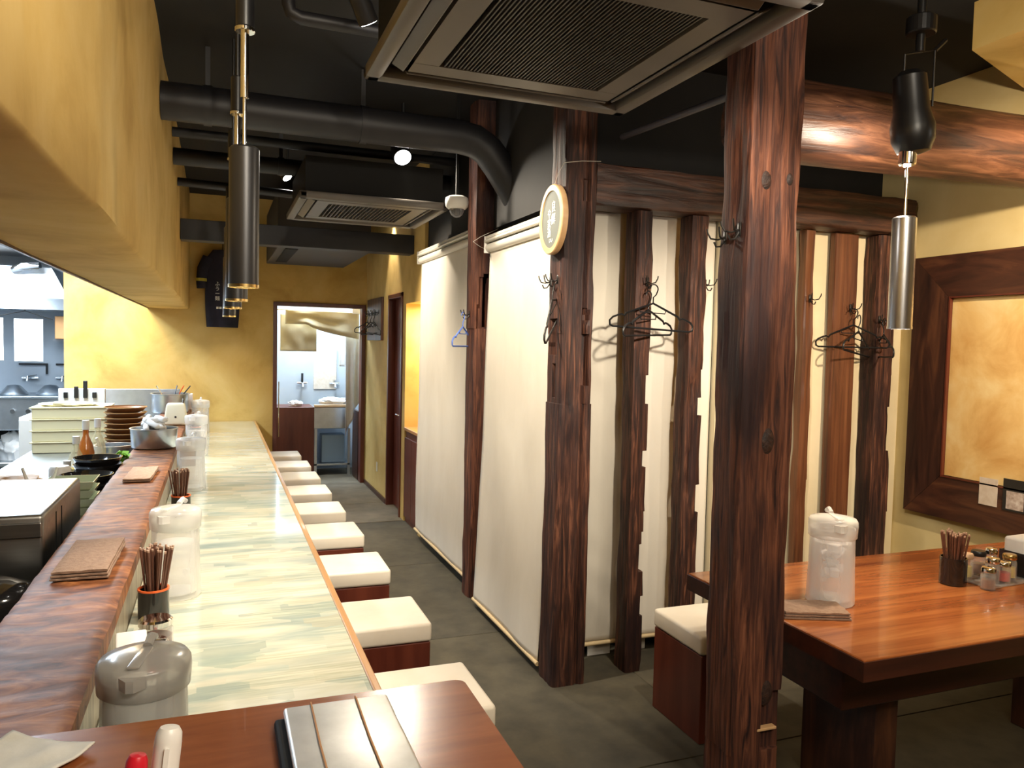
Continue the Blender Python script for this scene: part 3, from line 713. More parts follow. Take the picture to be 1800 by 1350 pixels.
small_spot('added unseen spotlight above the near end washing the plaster soffit', (.34, .75, 2.98), (-.27, 2.6, 2.2), 26, 120, SOFT, .9)  # unseen fitting, added so the soffit face gets more light
small_spot('added spotlight hidden behind the big pillar, aimed at the studs', (1.73, 2.16, 2.08), (2.15, 3.4, 1.2), 34, 92, SOFT, .9)  # made-up fitting tucked behind the pillar, brightens studs and blinds
small_spot('ceiling spotlight at the front aimed at the big pillar', (1.72, .5, 2.88), (1.6, 2.0, 1.25), 13, 50, SOFT, .3)
small_spot('added unseen spotlight in the booth aimed at the gold panel', (2.95, 1.45, 2.40), (3.72, 3.0, 1.75), 70, 106, WARM, .9)  # added out of frame to lift the right wall and its frame
lamp('AREA', (1.9, 6.5, 1.93), 8, (1, .93, .8), size=.2)
lamp('POINT', (-.95, 8.1, 2.35), 18, SOFT, size=.08)

# ------------------------------------------------------------------ security camera
q = at(803, 360, 'y', 4.55)
t = thing('dome_camera', 'white dome security camera hung beside the mortised post', 'camera', (q.x, 4.55, q.z))
obj('housing', lathe(bm_new(), [(.0, .05), (.05, .05), (.068, .04), (.072, .02), (.068, -.01), (.055, -.025), (.04, -.028)], 28), m_white, t, smooth=40)
obj('dome', lathe(bm_new(), [(.045, -.026), (.044, -.04), (.034, -.062), (.018, -.074), (.0, -.078)], 24), clearish('smoke_dome', (.3, .3, .32), .45, .05), t, smooth=60)
obj('lens', lathe(bm_new(), [(.0, -.066), (.016, -.064), (.02, -.04), (.02, -.026)], 16), m_blk, t, smooth=40)
obj('bracket', box(bm_new(), -.008, .008, -.008, .008, .05, ZC-q.z), m_acd, t)

# ------------------------------------------------------------------ round chalkboard
t = thing('round_chalkboard', 'round wooden chalkboard with white writing hung on the post', 'sign', (1.452, 3.31, 2.185))
rotb = Matrix.Rotation(R(-4), 4, 'Z') @ Matrix.Rotation(-PI/2, 4, 'Y')         # disc axis +z -> -x
bm = lathe(bm_new(), [(.158, -.014), (.160, -.010), (.160, .012), (.156, .016), (.132, .016), (.130, .010)], 48, cap0=True); xform(bm, rotb); obj('rim', bm, m_disc, t, smooth=40)
bm = lathe(bm_new(), [(.131, .0102), (.0, .0102)], 48); xform(bm, rotb); obj('board_face', bm, m_chalk, t)
# text: local text plane x right, y up, normal z ; face normal must be -x, right = -y (seen from the aisle), up = z
tm = Matrix.Rotation(R(-4), 4, 'Z') @ Matrix(((0, 0, -1, -.0108), (-1, 0, 0, 0), (0, 1, 0, 0), (0, 0, 0, 1)))
text_obj('character', [('良', .03, .035, .055), ('解', .03, -.02, .055), ('や', -.025, .01, .05), ('家', -.025, -.035, .05), ('酒', -.025, -.075, .045), ('い', -.012, -.105, .026), ('い', .014, -.105, .026)], m_chalkw, t, tm)
bm = bm_new(); tube(bm, [(.0, 0, .155), (-.004, -.05, .20), (.01, -.085, .245), (.10, -.083, .262), (.195, -.083, .27)], .0015, 5); obj('string', bm, m_str, t)
# strings round post 4
t = thing('tied_string', 'thin white string tied round the mortised post by the blind', 'string', (1.555, 4.555, 2.2))
bm = bm_new(); tube(bm, [(-.09, -.0, .03), (-.05, -.02, .06), (.05, -.02, .11), (.085, -.01, .13)], .0015, 5); tube(bm, [(-.09, 0, .03), (-.05, -.02, .0), (.03, -.03, -.03), (.0, -.12, -.04)], .0015, 5); obj('cord', bm, m_str, t)

# ------------------------------------------------------------------ hangers
def hanger(label, loc, rz, m=m_blk, w=.20, tilt=0, group=None, droop=0, name='clothes_hanger'):
    """hook apex at origin, body below along local x"""
    t = thing(name, label, 'hanger', loc, rz, group)
    bm = bm_new()
    hk = [(.022*math.cos(R(a)), 0, -.022+.022*math.sin(R(a))) for a in range(-30, 211, 20)]
    pts = [(-.0, 0, -.085), (0, 0, -.06)]+[(p[0]*-1, 0, p[2]) for p in hk][::-1]
    hk2 = [(0, 0, -.095), (0, 0, -.062), (.014, 0, -.048)]+[(.022*math.cos(R(a)), 0, -.022+.022*math.sin(R(a))) for a in range(-20, 190, 20)]
    tube(bm, hk2, .0032, 6)
    obj('hook', bm if tilt == 0 else xform(bm, Matrix.Rotation(0, 4, 'Y')), m, t, smooth=60)
    bm = bm_new(); rc = Matrix.Translation((0, 0, -.09)) @ Matrix.Rotation(R(droop), 4, 'Y')
    loop = [(0, 0, 0)]
    for s in (1,):
        loop += [(w*.25, 0, -.022), (w*.62, 0, -.055), (w*.66, 0, -.068), (w*.72, 0, -.062), (w*.8, 0, -.066), (w*.93, 0, -.078), (w, 0, -.095), (w*.985, 0, -.115), (w*.92, 0, -.122)]
    full = loop+[(-p[0], p[1], p[2]) for p in loop[:0:-1]]
    tube(bm, full, .0052, 6, closed=True); 
    xform(bm, rc); obj('frame', bm, m, t, smooth=60)
    bm = bm_new(); tube(bm, [(-w*.32, 0, -.028), (-w*.30, 0, -.045), (w*.30, 0, -.045), (w*.32, 0, -.028)], .003, 6); xform(bm, rc); obj('strap_bar', bm, m, t)
    return t
G1 = 'hangers on the studs'
hanger('black plastic hanger in front on the chipped stud', (1.94, 3.215, 1.905), R(-14), w=.205, group=G1, droop=3)
hanger('brown black hanger behind, swung against the blind by the chipped stud', (1.93, 3.24, 1.875), R(24), w=.20, group=G1, droop=-2)
hanger('black hanger on the orange brown plank stud, in front', (3.28, 3.325, 1.845), R(-24), w=.20, group=G1)
hanger('lower black hanger behind on the orange brown plank stud', (3.295, 3.30, 1.81), R(24), w=.19, group=G1, droop=6)
hanger('dark hanger hooked on the corner stud by the right wall', (3.44, 3.265, 1.795), R(64), w=.15, group=G1)
hanger('black wire hanger seen edge on at the chalkboard post', (1.43, 3.25, 1.90), R(50), m=m_wire, w=.19, group='hangers on the aisle posts', droop=-32)
hanger('blue plastic hanger on the mortised post', (1.43, 4.62, 1.80), R(48), m=m_blue, w=.15, group='hangers on the aisle posts')

# ------------------------------------------------------------------ corridor: door, board, washstand
t = thing('toilet_door', 'tall dark red brown door with silver lever in the corridor wall', 'door', (1.57, 6.9, 0))
bm = bm_new(); box(bm, -.012, .10, 0, .045, 0, 2.06, .003, 1); box(bm, -.012, .10, .575, .62, 0, 2.06, .003, 1); box(bm, -.012, .10, .0, .62, 2.02, 2.06, .003, 1); obj('frame', bm, m_redbox, t)
dl = obj('door_leaf', box(bm_new(), .055, .09, .045, .575, .01, 2.02, .003, 1), m_redbox, t)
bm = bm_new(); tube(bm, [(.055, .11, .93), (.0, .11, .93), (-.005, .125, .93), (-.005, .22, .93)], .008, 10); cyl(bm, .001, .9, .901); obj('lever_handle', bm, m_chrome, dl, smooth=50)
bm = lathe(bm_new(), [(.0, 0), (.02, 0), (.02, .02), (0, .022)], 16); xform(bm, Matrix.Translation((.056, .11, 1.04)) @ Matrix.Rotation(-PI/2, 4, 'Y')); obj('lock', bm, m_chrome, dl, smooth=40)
sg = obj('door_sign', box(bm_new(), .050, .054, .08, .16, 1.60, 1.70), m_white, dl)
t = thing('hook_board', 'dark brown board of coat hooks on the corridor wall', 'board', (1.57, 8.15, 1.62))
obj('board', box(bm_new(), -.03, -.001, -.38, .38, 0, .44, .004, 1), m_framev, t)
for k in range(4): coat_hook(t, (-.03, -.27+.18*k, .30), -PI/2)
for k in range(3):
    hanger(['black hanger nearest on the corridor hook board', 'middle black hanger on the corridor hook board', 'farthest black hanger on the corridor hook board'][k], (1.49, 7.88+.18*k, 1.90), R(-75+12*k), m=m_wire, w=.17, group='hangers on the hook board', droop=(-1)**k*5)
t = thing('washstand', 'dark red washstand cabinet with wooden top in the lit niche', 'cabinet', (1.575, 6.51, 0))
obj('body', box(bm_new(), .01, .50, -.262, .262, .0, .82, .002, 1), m_redbox, t)
obj('door', box(bm_new(), -.004, .009, -.258, -.003, .05, .76, .002, 1), m_redbox, t); obj('door', box(bm_new(), -.004, .009, .003, .258, .05, .76, .002, 1), m_redbox, t)
obj('top', box(bm_new(), -.012, .50, -.265, .265, .821, .85, .003, 1), m_brass, t)
bm = bm_new(); tube(bm, [(.32, 0, .85), (.32, 0, .97), (.30, 0, 1.0), (.24, 0, 1.0), (.22, 0, .97)], .009, 8); obj('tap', bm, m_chrome, t, smooth=50)

# hanging shirt
t = thing('hanging_shirt', 'black staff shirt with white lettering hung high on the back wall', 'shirt', (.05, YB-.10, 1.72))
bm = bm_new(); nx, nz = 18, 36; g = []
for s in (0, 1):
    gg = []
    for j in range(nz+1):
        z = .80*j/nz; row = []
        hw = .155+.015*math.sin(z*5) if z < .55 else .155+.04*((z-.55)/.1 if z < .65 else max(0, 1-(z-.65)/.15))
        if z > .72: hw = .155-.06*(z-.72)/.08
        for i in range(nx+1):
            u = -1+2*i/nx; d = .035*math.sqrt(max(0, 1-u*u))+.006*math.sin(u*7+z*3)
            row.append(bm.verts.new((u*hw, (-d if s == 0 else .02), z)))
        gg.append(row)
    g.append(gg)
    for j in range(nz):
        for i in range(nx): bm.faces.new((gg[j][i], gg[j][i+1], gg[j+1][i+1], gg[j+1][i]))
obj('torso', bm, m_shirt, t, smooth=60)
for s in (-1, 1):
    bm = bm_new(); tube(bm, [(s*.14, 0, .72), (s*.19, 0, .60), (s*.205, 0, .47), (s*.2, 0, .40)], .05, 12, rads=[.055, .058, .052, .05]); obj('sleeve', bm, m_shirt, t, smooth=60)
    bm = bm_new(); tube(bm, [(s*.204, 0, .50), (s*.205, 0, .47)], .056, 12); obj('sleeve_band', bm, P('yellow_band', (.5, .45, .06), .7), t)
text_obj('character', [(c, .045, .48-.058*k, .062) for k, c in enumerate('らーめん屋')]+[(c, -.05, .43-.05*k, .05) for k, c in enumerate('ふうー麺')]+[('■', -.05+.03*k, .19, .03) for k in range(4)], m_chalkw, t, Matrix(((1, 0, 0, 0), (0, 0, -1, -.046), (0, 1, 0, 0), (0, 0, 0, 1))))
bm = bm_new(); tube(bm, [(0, 0, .8), (0, 0, .86), (.02, 0, .88), (.0, .04, .9), (0, .09, .9)], .004, 6); obj('hanger_hook', bm, m_wire, t)

# ------------------------------------------------------------------ back room seen through the doorway
t = thing('sink_cabinet', 'dark red panelled cabinet front in the back doorway', 'cabinet', (.90, 9.2, 0))
obj('front_panel', box(bm_new(), -.27, .16, 0, .03, 0, .83, .003, 1), m_redbox, t)
obj('body', box(bm_new(), -.26, .15, .03, .45, 0, .83), m_redbox, t)
t = thing('steel_sink', 'stainless sink bench with wooden front lip in the back room', 'sink', (1.33, 9.30, 0))
obj('basin', box(bm_new(), -.27, .15, .02, .5, .56, .82, .01, 2), m_steelk, t)
obj('front_lip', box(bm_new(), -.26, .155, -.02, .04, .82, .85, .004, 1), m_disc, t)
for x in (-.25, .14): obj('leg', box(bm_new(), x, x+.03, .04, .07, 0, .56), m_steelk, t)
obj('shelf', box(bm_new(), -.25, .17, .04, .45, .12, .14), m_steelk, t)
tag(obj('blue_crate', box(bm_new(), -.14, .14, -.1, .1, 0, .34, .01, 2), P('pale_blue', (.30, .45, .62), .4), None, (1.31, 9.5, .142)), 'pale blue tub under the back room sink', 'tub')
def crumple(name, label, loc, w, d, h, m, seed, cat, group=None):
    bm = bm_new(); bmesh.ops.create_icosphere(bm, subdivisions=4, radius=1)
    for v in bm.verts:
        n_ = v.co.normalized(); k = 1+.28*noise.noise(n_*2.2+Vector((seed, 0, 0)))+.14*noise.noise(n_*5+Vector((seed, 3, 0)))
        v.co = Vector((n_.x*w/2*k, n_.y*d/2*k, max(-.0, (n_.z*.5+.5)*h*k)))
        if n_.z < -.5: v.co.z = 0
    return tag(obj(name, bm, m, None, loc, smooth=45), label, cat, group)
crumple('kitchen_cloth', 'crumpled white cloth on the back room sink', (1.30, 9.4, .853), .34, .2, .07, m_paper, 2, 'cloth')
crumple('kitchen_cloth', 'small white cloth heap on the dark red cabinet', (.86, 9.38, .832), .16, .16, .06, m_paper, 4, 'cloth')
for i, (x, lab) in enumerate(((.98, 'left wall tap with black lever in the back room'), (1.37, 'right wall tap over the back room sink'))):
    t = thing('wall_tap', lab, 'tap', (x, 9.85, 1.08), 0, 'taps in the back room')
    bm = bm_new(); tube(bm, [(0, 0, 0), (0, -.10, 0), (0, -.13, -.01), (0, -.16, -.05)], .013, 10); tube(bm, [(-.06, -.03, 0), (.06, -.03, 0)], .013, 10); obj('spout', bm, m_chrome, t, smooth=50)
    bm = bm_new(); tube(bm, [(0, -.04, .01), (0, -.05, .12 if i == 0 else .04)], .014 if i == 0 else .02, 8); obj('lever', bm, m_blk if i == 0 else m_chrome, t)
tag(obj('wall_plate', box(bm_new(), -.14, .14, -.012, 0, 0, .5, .003, 1), m_card, None, (1.26, 9.849, 1.0)), 'pale beige splash board on the back room wall', 'panel')
def drape(name, label, loc, w, h, m, seed, cat, bottom=None, amp=.02, rz=0, group=None, nw=5):
    bm = bm_new(); nx, nz = 26, 26; g = []
    for j in range(nz+1):
        row = []
        for i in range(nx+1):
            u = i/nx; f = j/nz; hh = h if bottom is None else h*bottom(u)
            row.append(bm.verts.new(((u-.5)*w, amp*f*math.sin(u*nw*2*PI+seed)+.01*noise.noise(Vector((u*4, f*3, seed))), -hh*f)))
        g.append(row)
    for j in range(nz):
        for i in range(nx): bm.faces.new((g[j][i], g[j][i+1], g[j+1][i+1], g[j+1][i]))
    o = obj(name, bm, m, None, loc, smooth=60); o.rotation_euler.z = rz; md = o.modifiers.new('s', 'SOLIDIFY'); md.thickness = .003
    return tag(o, label, cat, group)
drape('noren_curtain', 'long cream cloth swagged across the top of the back doorway', (1.12, 8.98, 1.94), .82, .25, m_noren, 1, 'curtain', lambda u: .62+.62*(max(0, u-.3)/.7)**.6 if u > .3 else .62, .012, nw=2)
drape('noren_curtain', 'square cream cloth panel hanging on the left in the back doorway', (.86, 9.05, 1.90), .40, .42, m_noren, 3, 'curtain', None, .012, nw=1)
bm = bm_new(); tube(bm, [(-.5, 0, 0), (.44, 0, 0)], .008, 8); tag(obj('curtain_rod', bm, m_rod, None, (1.09, 9.01, 1.945)), 'wooden rod holding the cream cloths in the back doorway', 'rod')
drape('white_apron', 'long white apron hanging inside the back doorway on the right', (1.475, 9.06, 1.74), .18, 1.25, m_paper, 5, 'apron', lambda u: 1.0-.35*u, .03, R(12), 'white aprons in the back room', nw=2)
drape('white_apron', 'white cloth hanging at the top right behind the long apron', (1.44, 9.16, 1.86), .2, .55, m_paper, 8, 'apron', None, 0.03, R(10), 'white aprons in the back room', nw=2)
tag(obj('wall_notice', box(bm_new(), -.05, .05, -.004, 0, -.035, .035), m_white, None, (1.50, 8.98, 1.955)), 'small white notice at the top right of the back doorway', 'notice')
t = thing('sliding_door', 'dark brown door leaf standing open at the right of the back doorway', 'door', (1.535, 8.90, 0))
obj('door_leaf', box(bm_new(), -.02, .01, .0, .38, .01, .80, .003, 1), m_tedge, t)
obj('grab_rail', (lambda bb: tube(bb, [(.0, 0, -.3), (0, 0, .3)], .006, 8))(bm_new()), m_chrome, None, (DX0+.03, YB-.04, .85))
g_ = bpy.data.objects['grab_rail']; tag(g_, 'thin silver pull rail on the left jamb of the back doorway', 'rail')
tag(obj('wall_socket', box(bm_new(), -.006, 0, -.03, .03, -.05, .05, .002, 1), m_cream, None, (1.569, 8.0, .30)), 'cream outlet plate low on the corridor wall', 'socket')

# ------------------------------------------------------------------ pitchers
def make_pitcher(label, loc, rz, group, mb, ml, ice=False):
    t = thing('water_pitcher', label, 'pitcher', loc, rz, group); t.scale = (1.1, 1.1, 1.08)
    obj('body', lathe(bm_new(), [(.0, .006), (.064, .004), (.071, .0), (.0745, .006), (.073, .03), (.070, .12), (.068, .22), (.069, .245), (.065, .245), (.064, .22), (.065, .12), (.067, .03), (.062, .014), (.0, .014)], 40), mb, t, smooth=50)
    bm = lathe(bm_new(), [(.070, .215), (.0735, .218), (.0755, .255), (.0745, .268), (.069, .277), (.04, .283), (.0, .285), ], 40)
    lid = obj('lid', bm, ml, t, smooth=50)
    bm = bm_new(); box(bm, -.010, .010, -.070, .02, .282, .288, .003, 2); tube(bm, [(0, .02, .288), (0, .045, .297), (0, .062, .288)], .008, 8)
    prism(bm, [(-.022, -.070), (.022, -.070), (.006, -.088), (-.006, -.088)], .246, .268)
    obj('pour_tab', bm, ml, lid, smooth=40)
    bm = bm_new(); tube(bm, [(0, .064, .235), (0, .10, .23), (0, .115, .20), (0, .113, .10), (0, .095, .06), (0, .062, .055)], .009, 10, rads=[.011, .011, .010, .009, .010, .011]); obj('handle', bm, mb, t, smooth=60)
    obj('water', lathe(bm_new(), [(.0, .016), (.058, .016), (.0595, .05), (.059, .17 if not ice else .20), (.0, .17 if not ice else .20)], 32), m_ice, t, smooth=50)
    if ice:
        rnd = random.Random(5)
        for k in range(16):
            a = rnd.uniform(0, 6.28); r = rnd.uniform(0, .038); s = .013
            bm = box(bm_new(), -s, s, -s, s, -s, s, .003, 1); xform(bm, Matrix.Translation((r*math.cos(a), r*math.sin(a), .10+.09*k/16)) @ Matrix.Rotation(rnd.uniform(0, 3), 4, 'X') @ Matrix.Rotation(rnd.uniform(0, 3), 4, 'Z')); obj('ice_cube', bm, m_cube, t)
    return t
GP = 'water pitchers on the counter'
make_pitcher('grey smoky lidded water pitcher nearest the camera behind the cash desk', (-.128, 1.60, .723), R(-10), GP, m_smoke, m_smoke_l).scale = (1.12, 1.12, .97)
pp = make_pitcher('clear lidded water pitcher behind the nearest chopstick cup', (-.130, 2.83, .723), R(-25), GP, m_pitch, m_pitch_l)
dup(pp, (-.140, 4.82, .723), R(-15), 'clear water pitcher behind the second chopstick cup on the counter')
dup(pp, (-.145, 6.25, .723), R(-20), 'fourth water pitcher along the counter, beside the wooden caddy')
dup(pp, (-.145, 7.75, .723), R(-5), 'farthest water pitcher on the counter by the back wall')
make_pitcher('clear pitcher full of ice and water on the orange table', (2.03, 2.11, .721), R(-25), 'pitcher on the table', m_pitch_w, m_pitch_l, True)

# ------------------------------------------------------------------ chopstick cups
def chop_cup(label, loc, n, group, r=.045, h=.10, L=.228, rim=True, seed=1, dark=True, box_=False):
    t = thing('chopstick_cup', label, 'cup', loc, 0, group); rnd = random.Random(seed)
    if box_: obj('cup', (lambda bb: (box(bb, -r, r, -r, -r+.005, 0, h), box(bb, -r, r, r-.005, r, 0, h), box(bb, -r, -r+.005, -r, r, 0, h), box(bb, r-.005, r, -r, r, 0, h), box(bb, -r, r, -r, r, 0, .005), bb)[-1])(bm_new()), m_brown, t)
    else: obj('cup', lathe(bm_new(), [(.0, .0), (r-.003, .0), (r, .003), (r, h), (r-.004, h), (r-.004, .006), (.0, .006)], 32), m_lacq, t, smooth=40)
    if rim: obj('rim', lathe(bm_new(), [(r-.005, h-.003), (r+.001, h-.003), (r+.001, h+.002), (r-.005, h+.002), (r-.005, h-.003)], 32), m_orange, t, smooth=40)
    for k in range(n):
        a = rnd.uniform(0, 6.28); rr = math.sqrt(rnd.random())*(r-.008); lx, ly = rr*math.cos(a), rr*math.sin(a)
        tx = lx*1.0+rnd.uniform(-.012, .012); ty = ly*1.0+rnd.uniform(-.012, .012); b0 = Vector((lx*.6, ly*.6, .008)); d = Vector((lx*.75+rnd.uniform(-.008, .008), ly*.75+rnd.uniform(-.008, .008), .2)).normalized()
        LL = L-rnd.uniform(0, .012); bm = bm_new(); tube(bm, [b0, b0+d*(LL-.006)], .003, 6, rads=[.0022, .0036]); cs = obj('chopstick', bm, m_stick, t)
        bm = bm_new(); tube(bm, [b0+d*(LL-.006), b0+d*LL], .0036, 6); obj('chopstick_end', bm, m_stick2, cs)
    return t
GC = 'chopstick cups on the counter'
chop_cup('black cup with orange rim full of chopsticks, nearest on the counter', (-.182, 2.60, .722), 38, GC, seed=3)
chop_cup('black chopstick cup between two clear pitchers on the counter', (-.165, 4.12, .722), 32, GC, seed=5)
chop_cup('brown wooden box caddy with a few chopsticks, far along the counter', (-.185, 5.75, .722), 6, GC, .05, .11, .2, False, 8, box_=True)
chop_cup('farthest black chopstick cup on the counter behind the last stools', (-.175, 7.3, .722), 14, GC, seed=9)
chop_cup('black cup packed with chopsticks on the orange table', (2.655, 2.135, .72), 40, 'cup on the table', .048, .105, .2, False, 12)

# ------------------------------------------------------------------ condiments
def jar(label, loc, r, h, content, lid_m, group, spoon=False, kn=False, name='condiment_jar'):
    t = thing(name, label, 'jar', loc, 0, group)
    obj('glass', lathe(bm_new(), [(.0, .0), (r-.002, .0), (r, .004), (r, h*.75), (r*.86, h*.86), (r*.86, h), (r*.78, h), (r*.78, h*.86), (r-.003, h*.74), (r-.003, .006), (0, .006)], 28), m_glass, t, smooth=50)
    if content: obj('contents', lathe(bm_new(), [(.0, .007), (r-.004, .007), (r-.004, h*.55), (.0, h*.57)], 24), content, t, smooth=50)
    if lid_m: obj('lid', lathe(bm_new(), [(r*.92, h*.9), (r*.97, h*.92), (r*.97, h*1.08), (r*.85, h*1.14), (0, h*1.16)], 28), lid_m, t, smooth=40)
    if spoon: bm = bm_new(); tube(bm, [(0, 0, h*.5), (r*.5, 0, h*1.5), (r*1.1, 0, h*1.75)], .003, 6); obj('spoon', bm, m_chrome, t)
    return t
GJ = 'condiment jars on the counter'
jar('round jar with wide shiny steel lid beside the nearest chopstick cup', (-.158, 2.33, .722), .046, .085, m_brown, m_chrome, GJ)
jar('small jar with chrome lid behind the grey pitcher', (-.150, 2.19, .722), .034, .075, m_redpow, m_chrome, GJ)
t = thing('napkin_box', 'small white napkin box behind the grey pitcher', 'box', (-.200, 2.13, .722), R(6)); obj('box_body', box(bm_new(), -.034, .034, -.05, .05, 0, .115, .004, 2), m_white, t); obj('box_lid', box(bm_new(), -.036, .036, -.052, .052, .09, .118, .004, 2), m_white, t)
# table set
t = thing('condiment_tray', 'small clear tray under the jars on the orange table', 'tray', (2.86, 2.11, .72), R(4))
obj('tray', box(bm_new(), -.14, .12, -.07, .10, 0, .008, .003, 1), m_glass, t)
GT = 'condiment jars on the table tray'
jar('jar of reddish brown spice leaning by the black chopstick cup', (2.722, 2.04, .72), .026, .075, m_brown, m_chrome, GT)
jar('jar with pale cork top at the back of the tray', (2.755, 2.16, .729), .026, .085, m_oil, m_cork, GT)
jar('jar of dark soy sauce in the middle of the tray', (2.795, 2.08, .729), .026, .085, m_blk, m_chrome, GT)
jar('jar of bright red chilli on the tray', (2.845, 2.075, .729), .029, .07, m_redpow, m_chrome, GT)
jar('jar with gold brown contents next to the napkin holder', (2.915, 2.10, .729), .026, .085, m_oil, m_gold2, GT)
jar('dark lidded jar at the back right of the tray', (2.84, 2.175, .729), .028, .085, m_brown, m_blk, GT)
jar('tall jar with silver cap at the back of the tray', (2.885, 2.155, .729), .022, .095, None, m_chrome, GT)
t = thing('napkin_holder', 'black napkin holder with white napkins at the right edge', 'holder', (3.03, 2.14, .72), R(3))
obj('holder', (lambda bb: (box(bb, -.05, .13, -.055, -.049, 0, .10, .002, 1), box(bb, -.05, .13, .049, .055, 0, .10, .002, 1), box(bb, -.05, -.044, -.055, .055, 0, .10, .002, 1), box(bb, .124, .13, -.055, .055, 0, .10), box(bb, -.05, .13, -.055, .055, 0, .005), bb)[-1])(bm_new()), m_lacq, t)
obj('napkins', box(bm_new(), -.04, .12, -.045, .045, .006, .155, .012, 3), m_paper, t, smooth=40)

# ------------------------------------------------------------------ towels
def towel(label, loc, w, d, layers, m, rz, seed, edge=m_towel, name='folded_towel'):
    t = thing(name, label, 'towel', loc, rz, 'folded towels')
    for k in range(layers):
        bm = bm_new(); nx, ny = 16, 14; z = .0085*k; grids = []
        ww, dd = w*(1-.02*k), d*(1-.015*k)
        for s in (0, 1):
            g = []
            for j in range(ny+1):
                row = []
                for i in range(nx+1):
                    u, v = -1+2*i/nx, -1+2*j/ny; e = max(abs(u), abs(v)); th = .0085*(1-max(0, e-.8)**2*8)
                    n_ = noise.noise(Vector((u*2+seed, v*2, k*.6)))
                    row.append(bm.verts.new((u*ww/2+.004*noise.noise(Vector((v*3, seed, k))), v*dd/2+.004*noise.noise(Vector((u*3, seed+4, k))), z+(th if s else (.0085-th)*.5)+(.0035*(n_+.5) if k == layers-1 and s else 0))))
                g.append(row)
            for j in range(ny):
                for i in range(nx):
                    f = (g[j][i], g[j][i+1], g[j+1][i+1], g[j+1][i]); bm.faces.new(f if s else f[::-1])
            grids.append(g)
        a, c = grids
        bd = [(j, 0) for j in range(ny)]+[(ny, i) for i in range(nx)]+[(j, nx) for j in range(ny, 0, -1)]+[(0, i) for i in range(nx, 0, -1)]
        for p, q_ in zip(bd, bd[1:]+bd[:1]): bm.faces.new((a[p[0]][p[1]], a[q_[0]][q_[1]], c[q_[0]][q_[1]], c[p[0]][p[1]]))
        obj('fold', bm, m if k == layers-1 else edge, t, smooth=60)
    return t
towel('folded brown towel on the ledge nearest the camera', (-.353, 2.59, .922), .145, .38, 3, m_towel, R(-1), 1)
towel('folded tan towel farther along the ledge', (-.345, 4.15, .922), .12, .36, 2, m_towel2, R(-2), 6)
towel('crumpled brown towel beside the ice pitcher on the table', (1.875, 2.03, .72), .22, .13, 3, m_towel, R(-22), 9)

# ------------------------------------------------------------------ things on the cash desk
t = thing('cash_tray', 'silver metal tray box with two orange rubber bands on the cash desk', 'tray', (.195, 1.165, ZT), R(0))
obj('base', box(bm_new(), -.105, .085, -.2, .14, 0, .018, .006, 2), m_acd, t)
obj('metal_lid', box(bm_new(), -.09, .085, -.2, .147, .018, .032, .006, 3), m_tin, t, smooth=40)
for x, dx in ((-.045, .0), (.03, .0)):
    bm = bm_new(); tube(bm, [(x, -.201, .004), (x, -.2, .034), (x-.002, 0, .0345), (x, .146, .034), (x, .1495, .02)], .0016, 6); obj('rubber_band', bm, P('rubber', (.5, .24, .08), .6), t, smooth=60)
t = thing('pen_cup', 'small black pen cup at the near edge of the cash desk', 'cup', (-.085, .83, ZT)); obj('cup', lathe(bm_new(), [(0, 0), (.04, 0), (.042, .004), (.042, .09), (.039, .09), (.039, .006), (0, .006)], 24), m_blk, t, smooth=40)
def standing_pen(label, px, py, y, m_cap, m_body, r):
    q = at(px, py, 'y', y); b0 = Vector((-.070 if r > .012 else -.103, .83, ZT+.012)); d = (Vector(q)-b0); L = d.length
    t = thing('marker_pen', label, 'pen', b0, 0, 'pens in the cup'); t.rotation_mode = 'QUATERNION'; t.rotation_quaternion = Vector((0, 0, 1)).rotation_difference(d.normalized())
    obj('barrel', lathe(bm_new(), [(0, 0), (r*.8, 0), (r*.88, .004), (r*.88, L-.05), (r*.7, L-.05)], 24), m_body, t, smooth=40)
    cp = obj('cap', lathe(bm_new(), [(r, L-.056), (r, L-.016), (r*.93, L-.006), (r*.7, L-.001), (0, L)], 24), m_cap, t, smooth=50)
    obj('clip', box(bm_new(), -.0025, .0025, -r-.003, -r, L-.05, L-.018), m_cap, cp)
standing_pen('white capped fat marker standing in the pen cup', 299, 1276, .86, m_white, m_acp2, .0135)
standing_pen('red capped pen standing in the pen cup left of the white marker', 243, 1325, .85, m_red, m_red, .011)
q3 = at(40, 1322, 'z', ZT)
bm = bm_new(); nx = 24; g = []
for j in range(nx+1):
    row = []
    for i in range(nx+1):
        u, v = -1+2*i/nx, -1+2*j/nx
        e = .006*noise.noise(Vector((u*12, v*12, 0))) if max(abs(u), abs(v)) > .95 else 0
        row.append(bm.verts.new((u*.075+e, v*.085+e, .004+.006*(noise.noise(Vector((u*1.7, v*1.7, 4)))+.5)+.004*u*u)))
    g.append(row)
for j in range(nx):
    for i in range(nx): bm.faces.new((g[j][i], g[j][i+1], g[j+1][i+1], g[j+1][i]))
o = obj('paper_cloth', bm, N('cloth_white', [(.66, .64, .56), (.78, .77, .72)], (12, 12, 12), rough=.9, bump=.3), None, (-.285, 1.295, ZT), smooth=60); md = o.modifiers.new('s', 'SOLIDIFY'); md.thickness = .003; o.rotation_euler.z = R(-32)
tag(o, 'ragged white cloth at the corner of the cash desk', 'cloth')

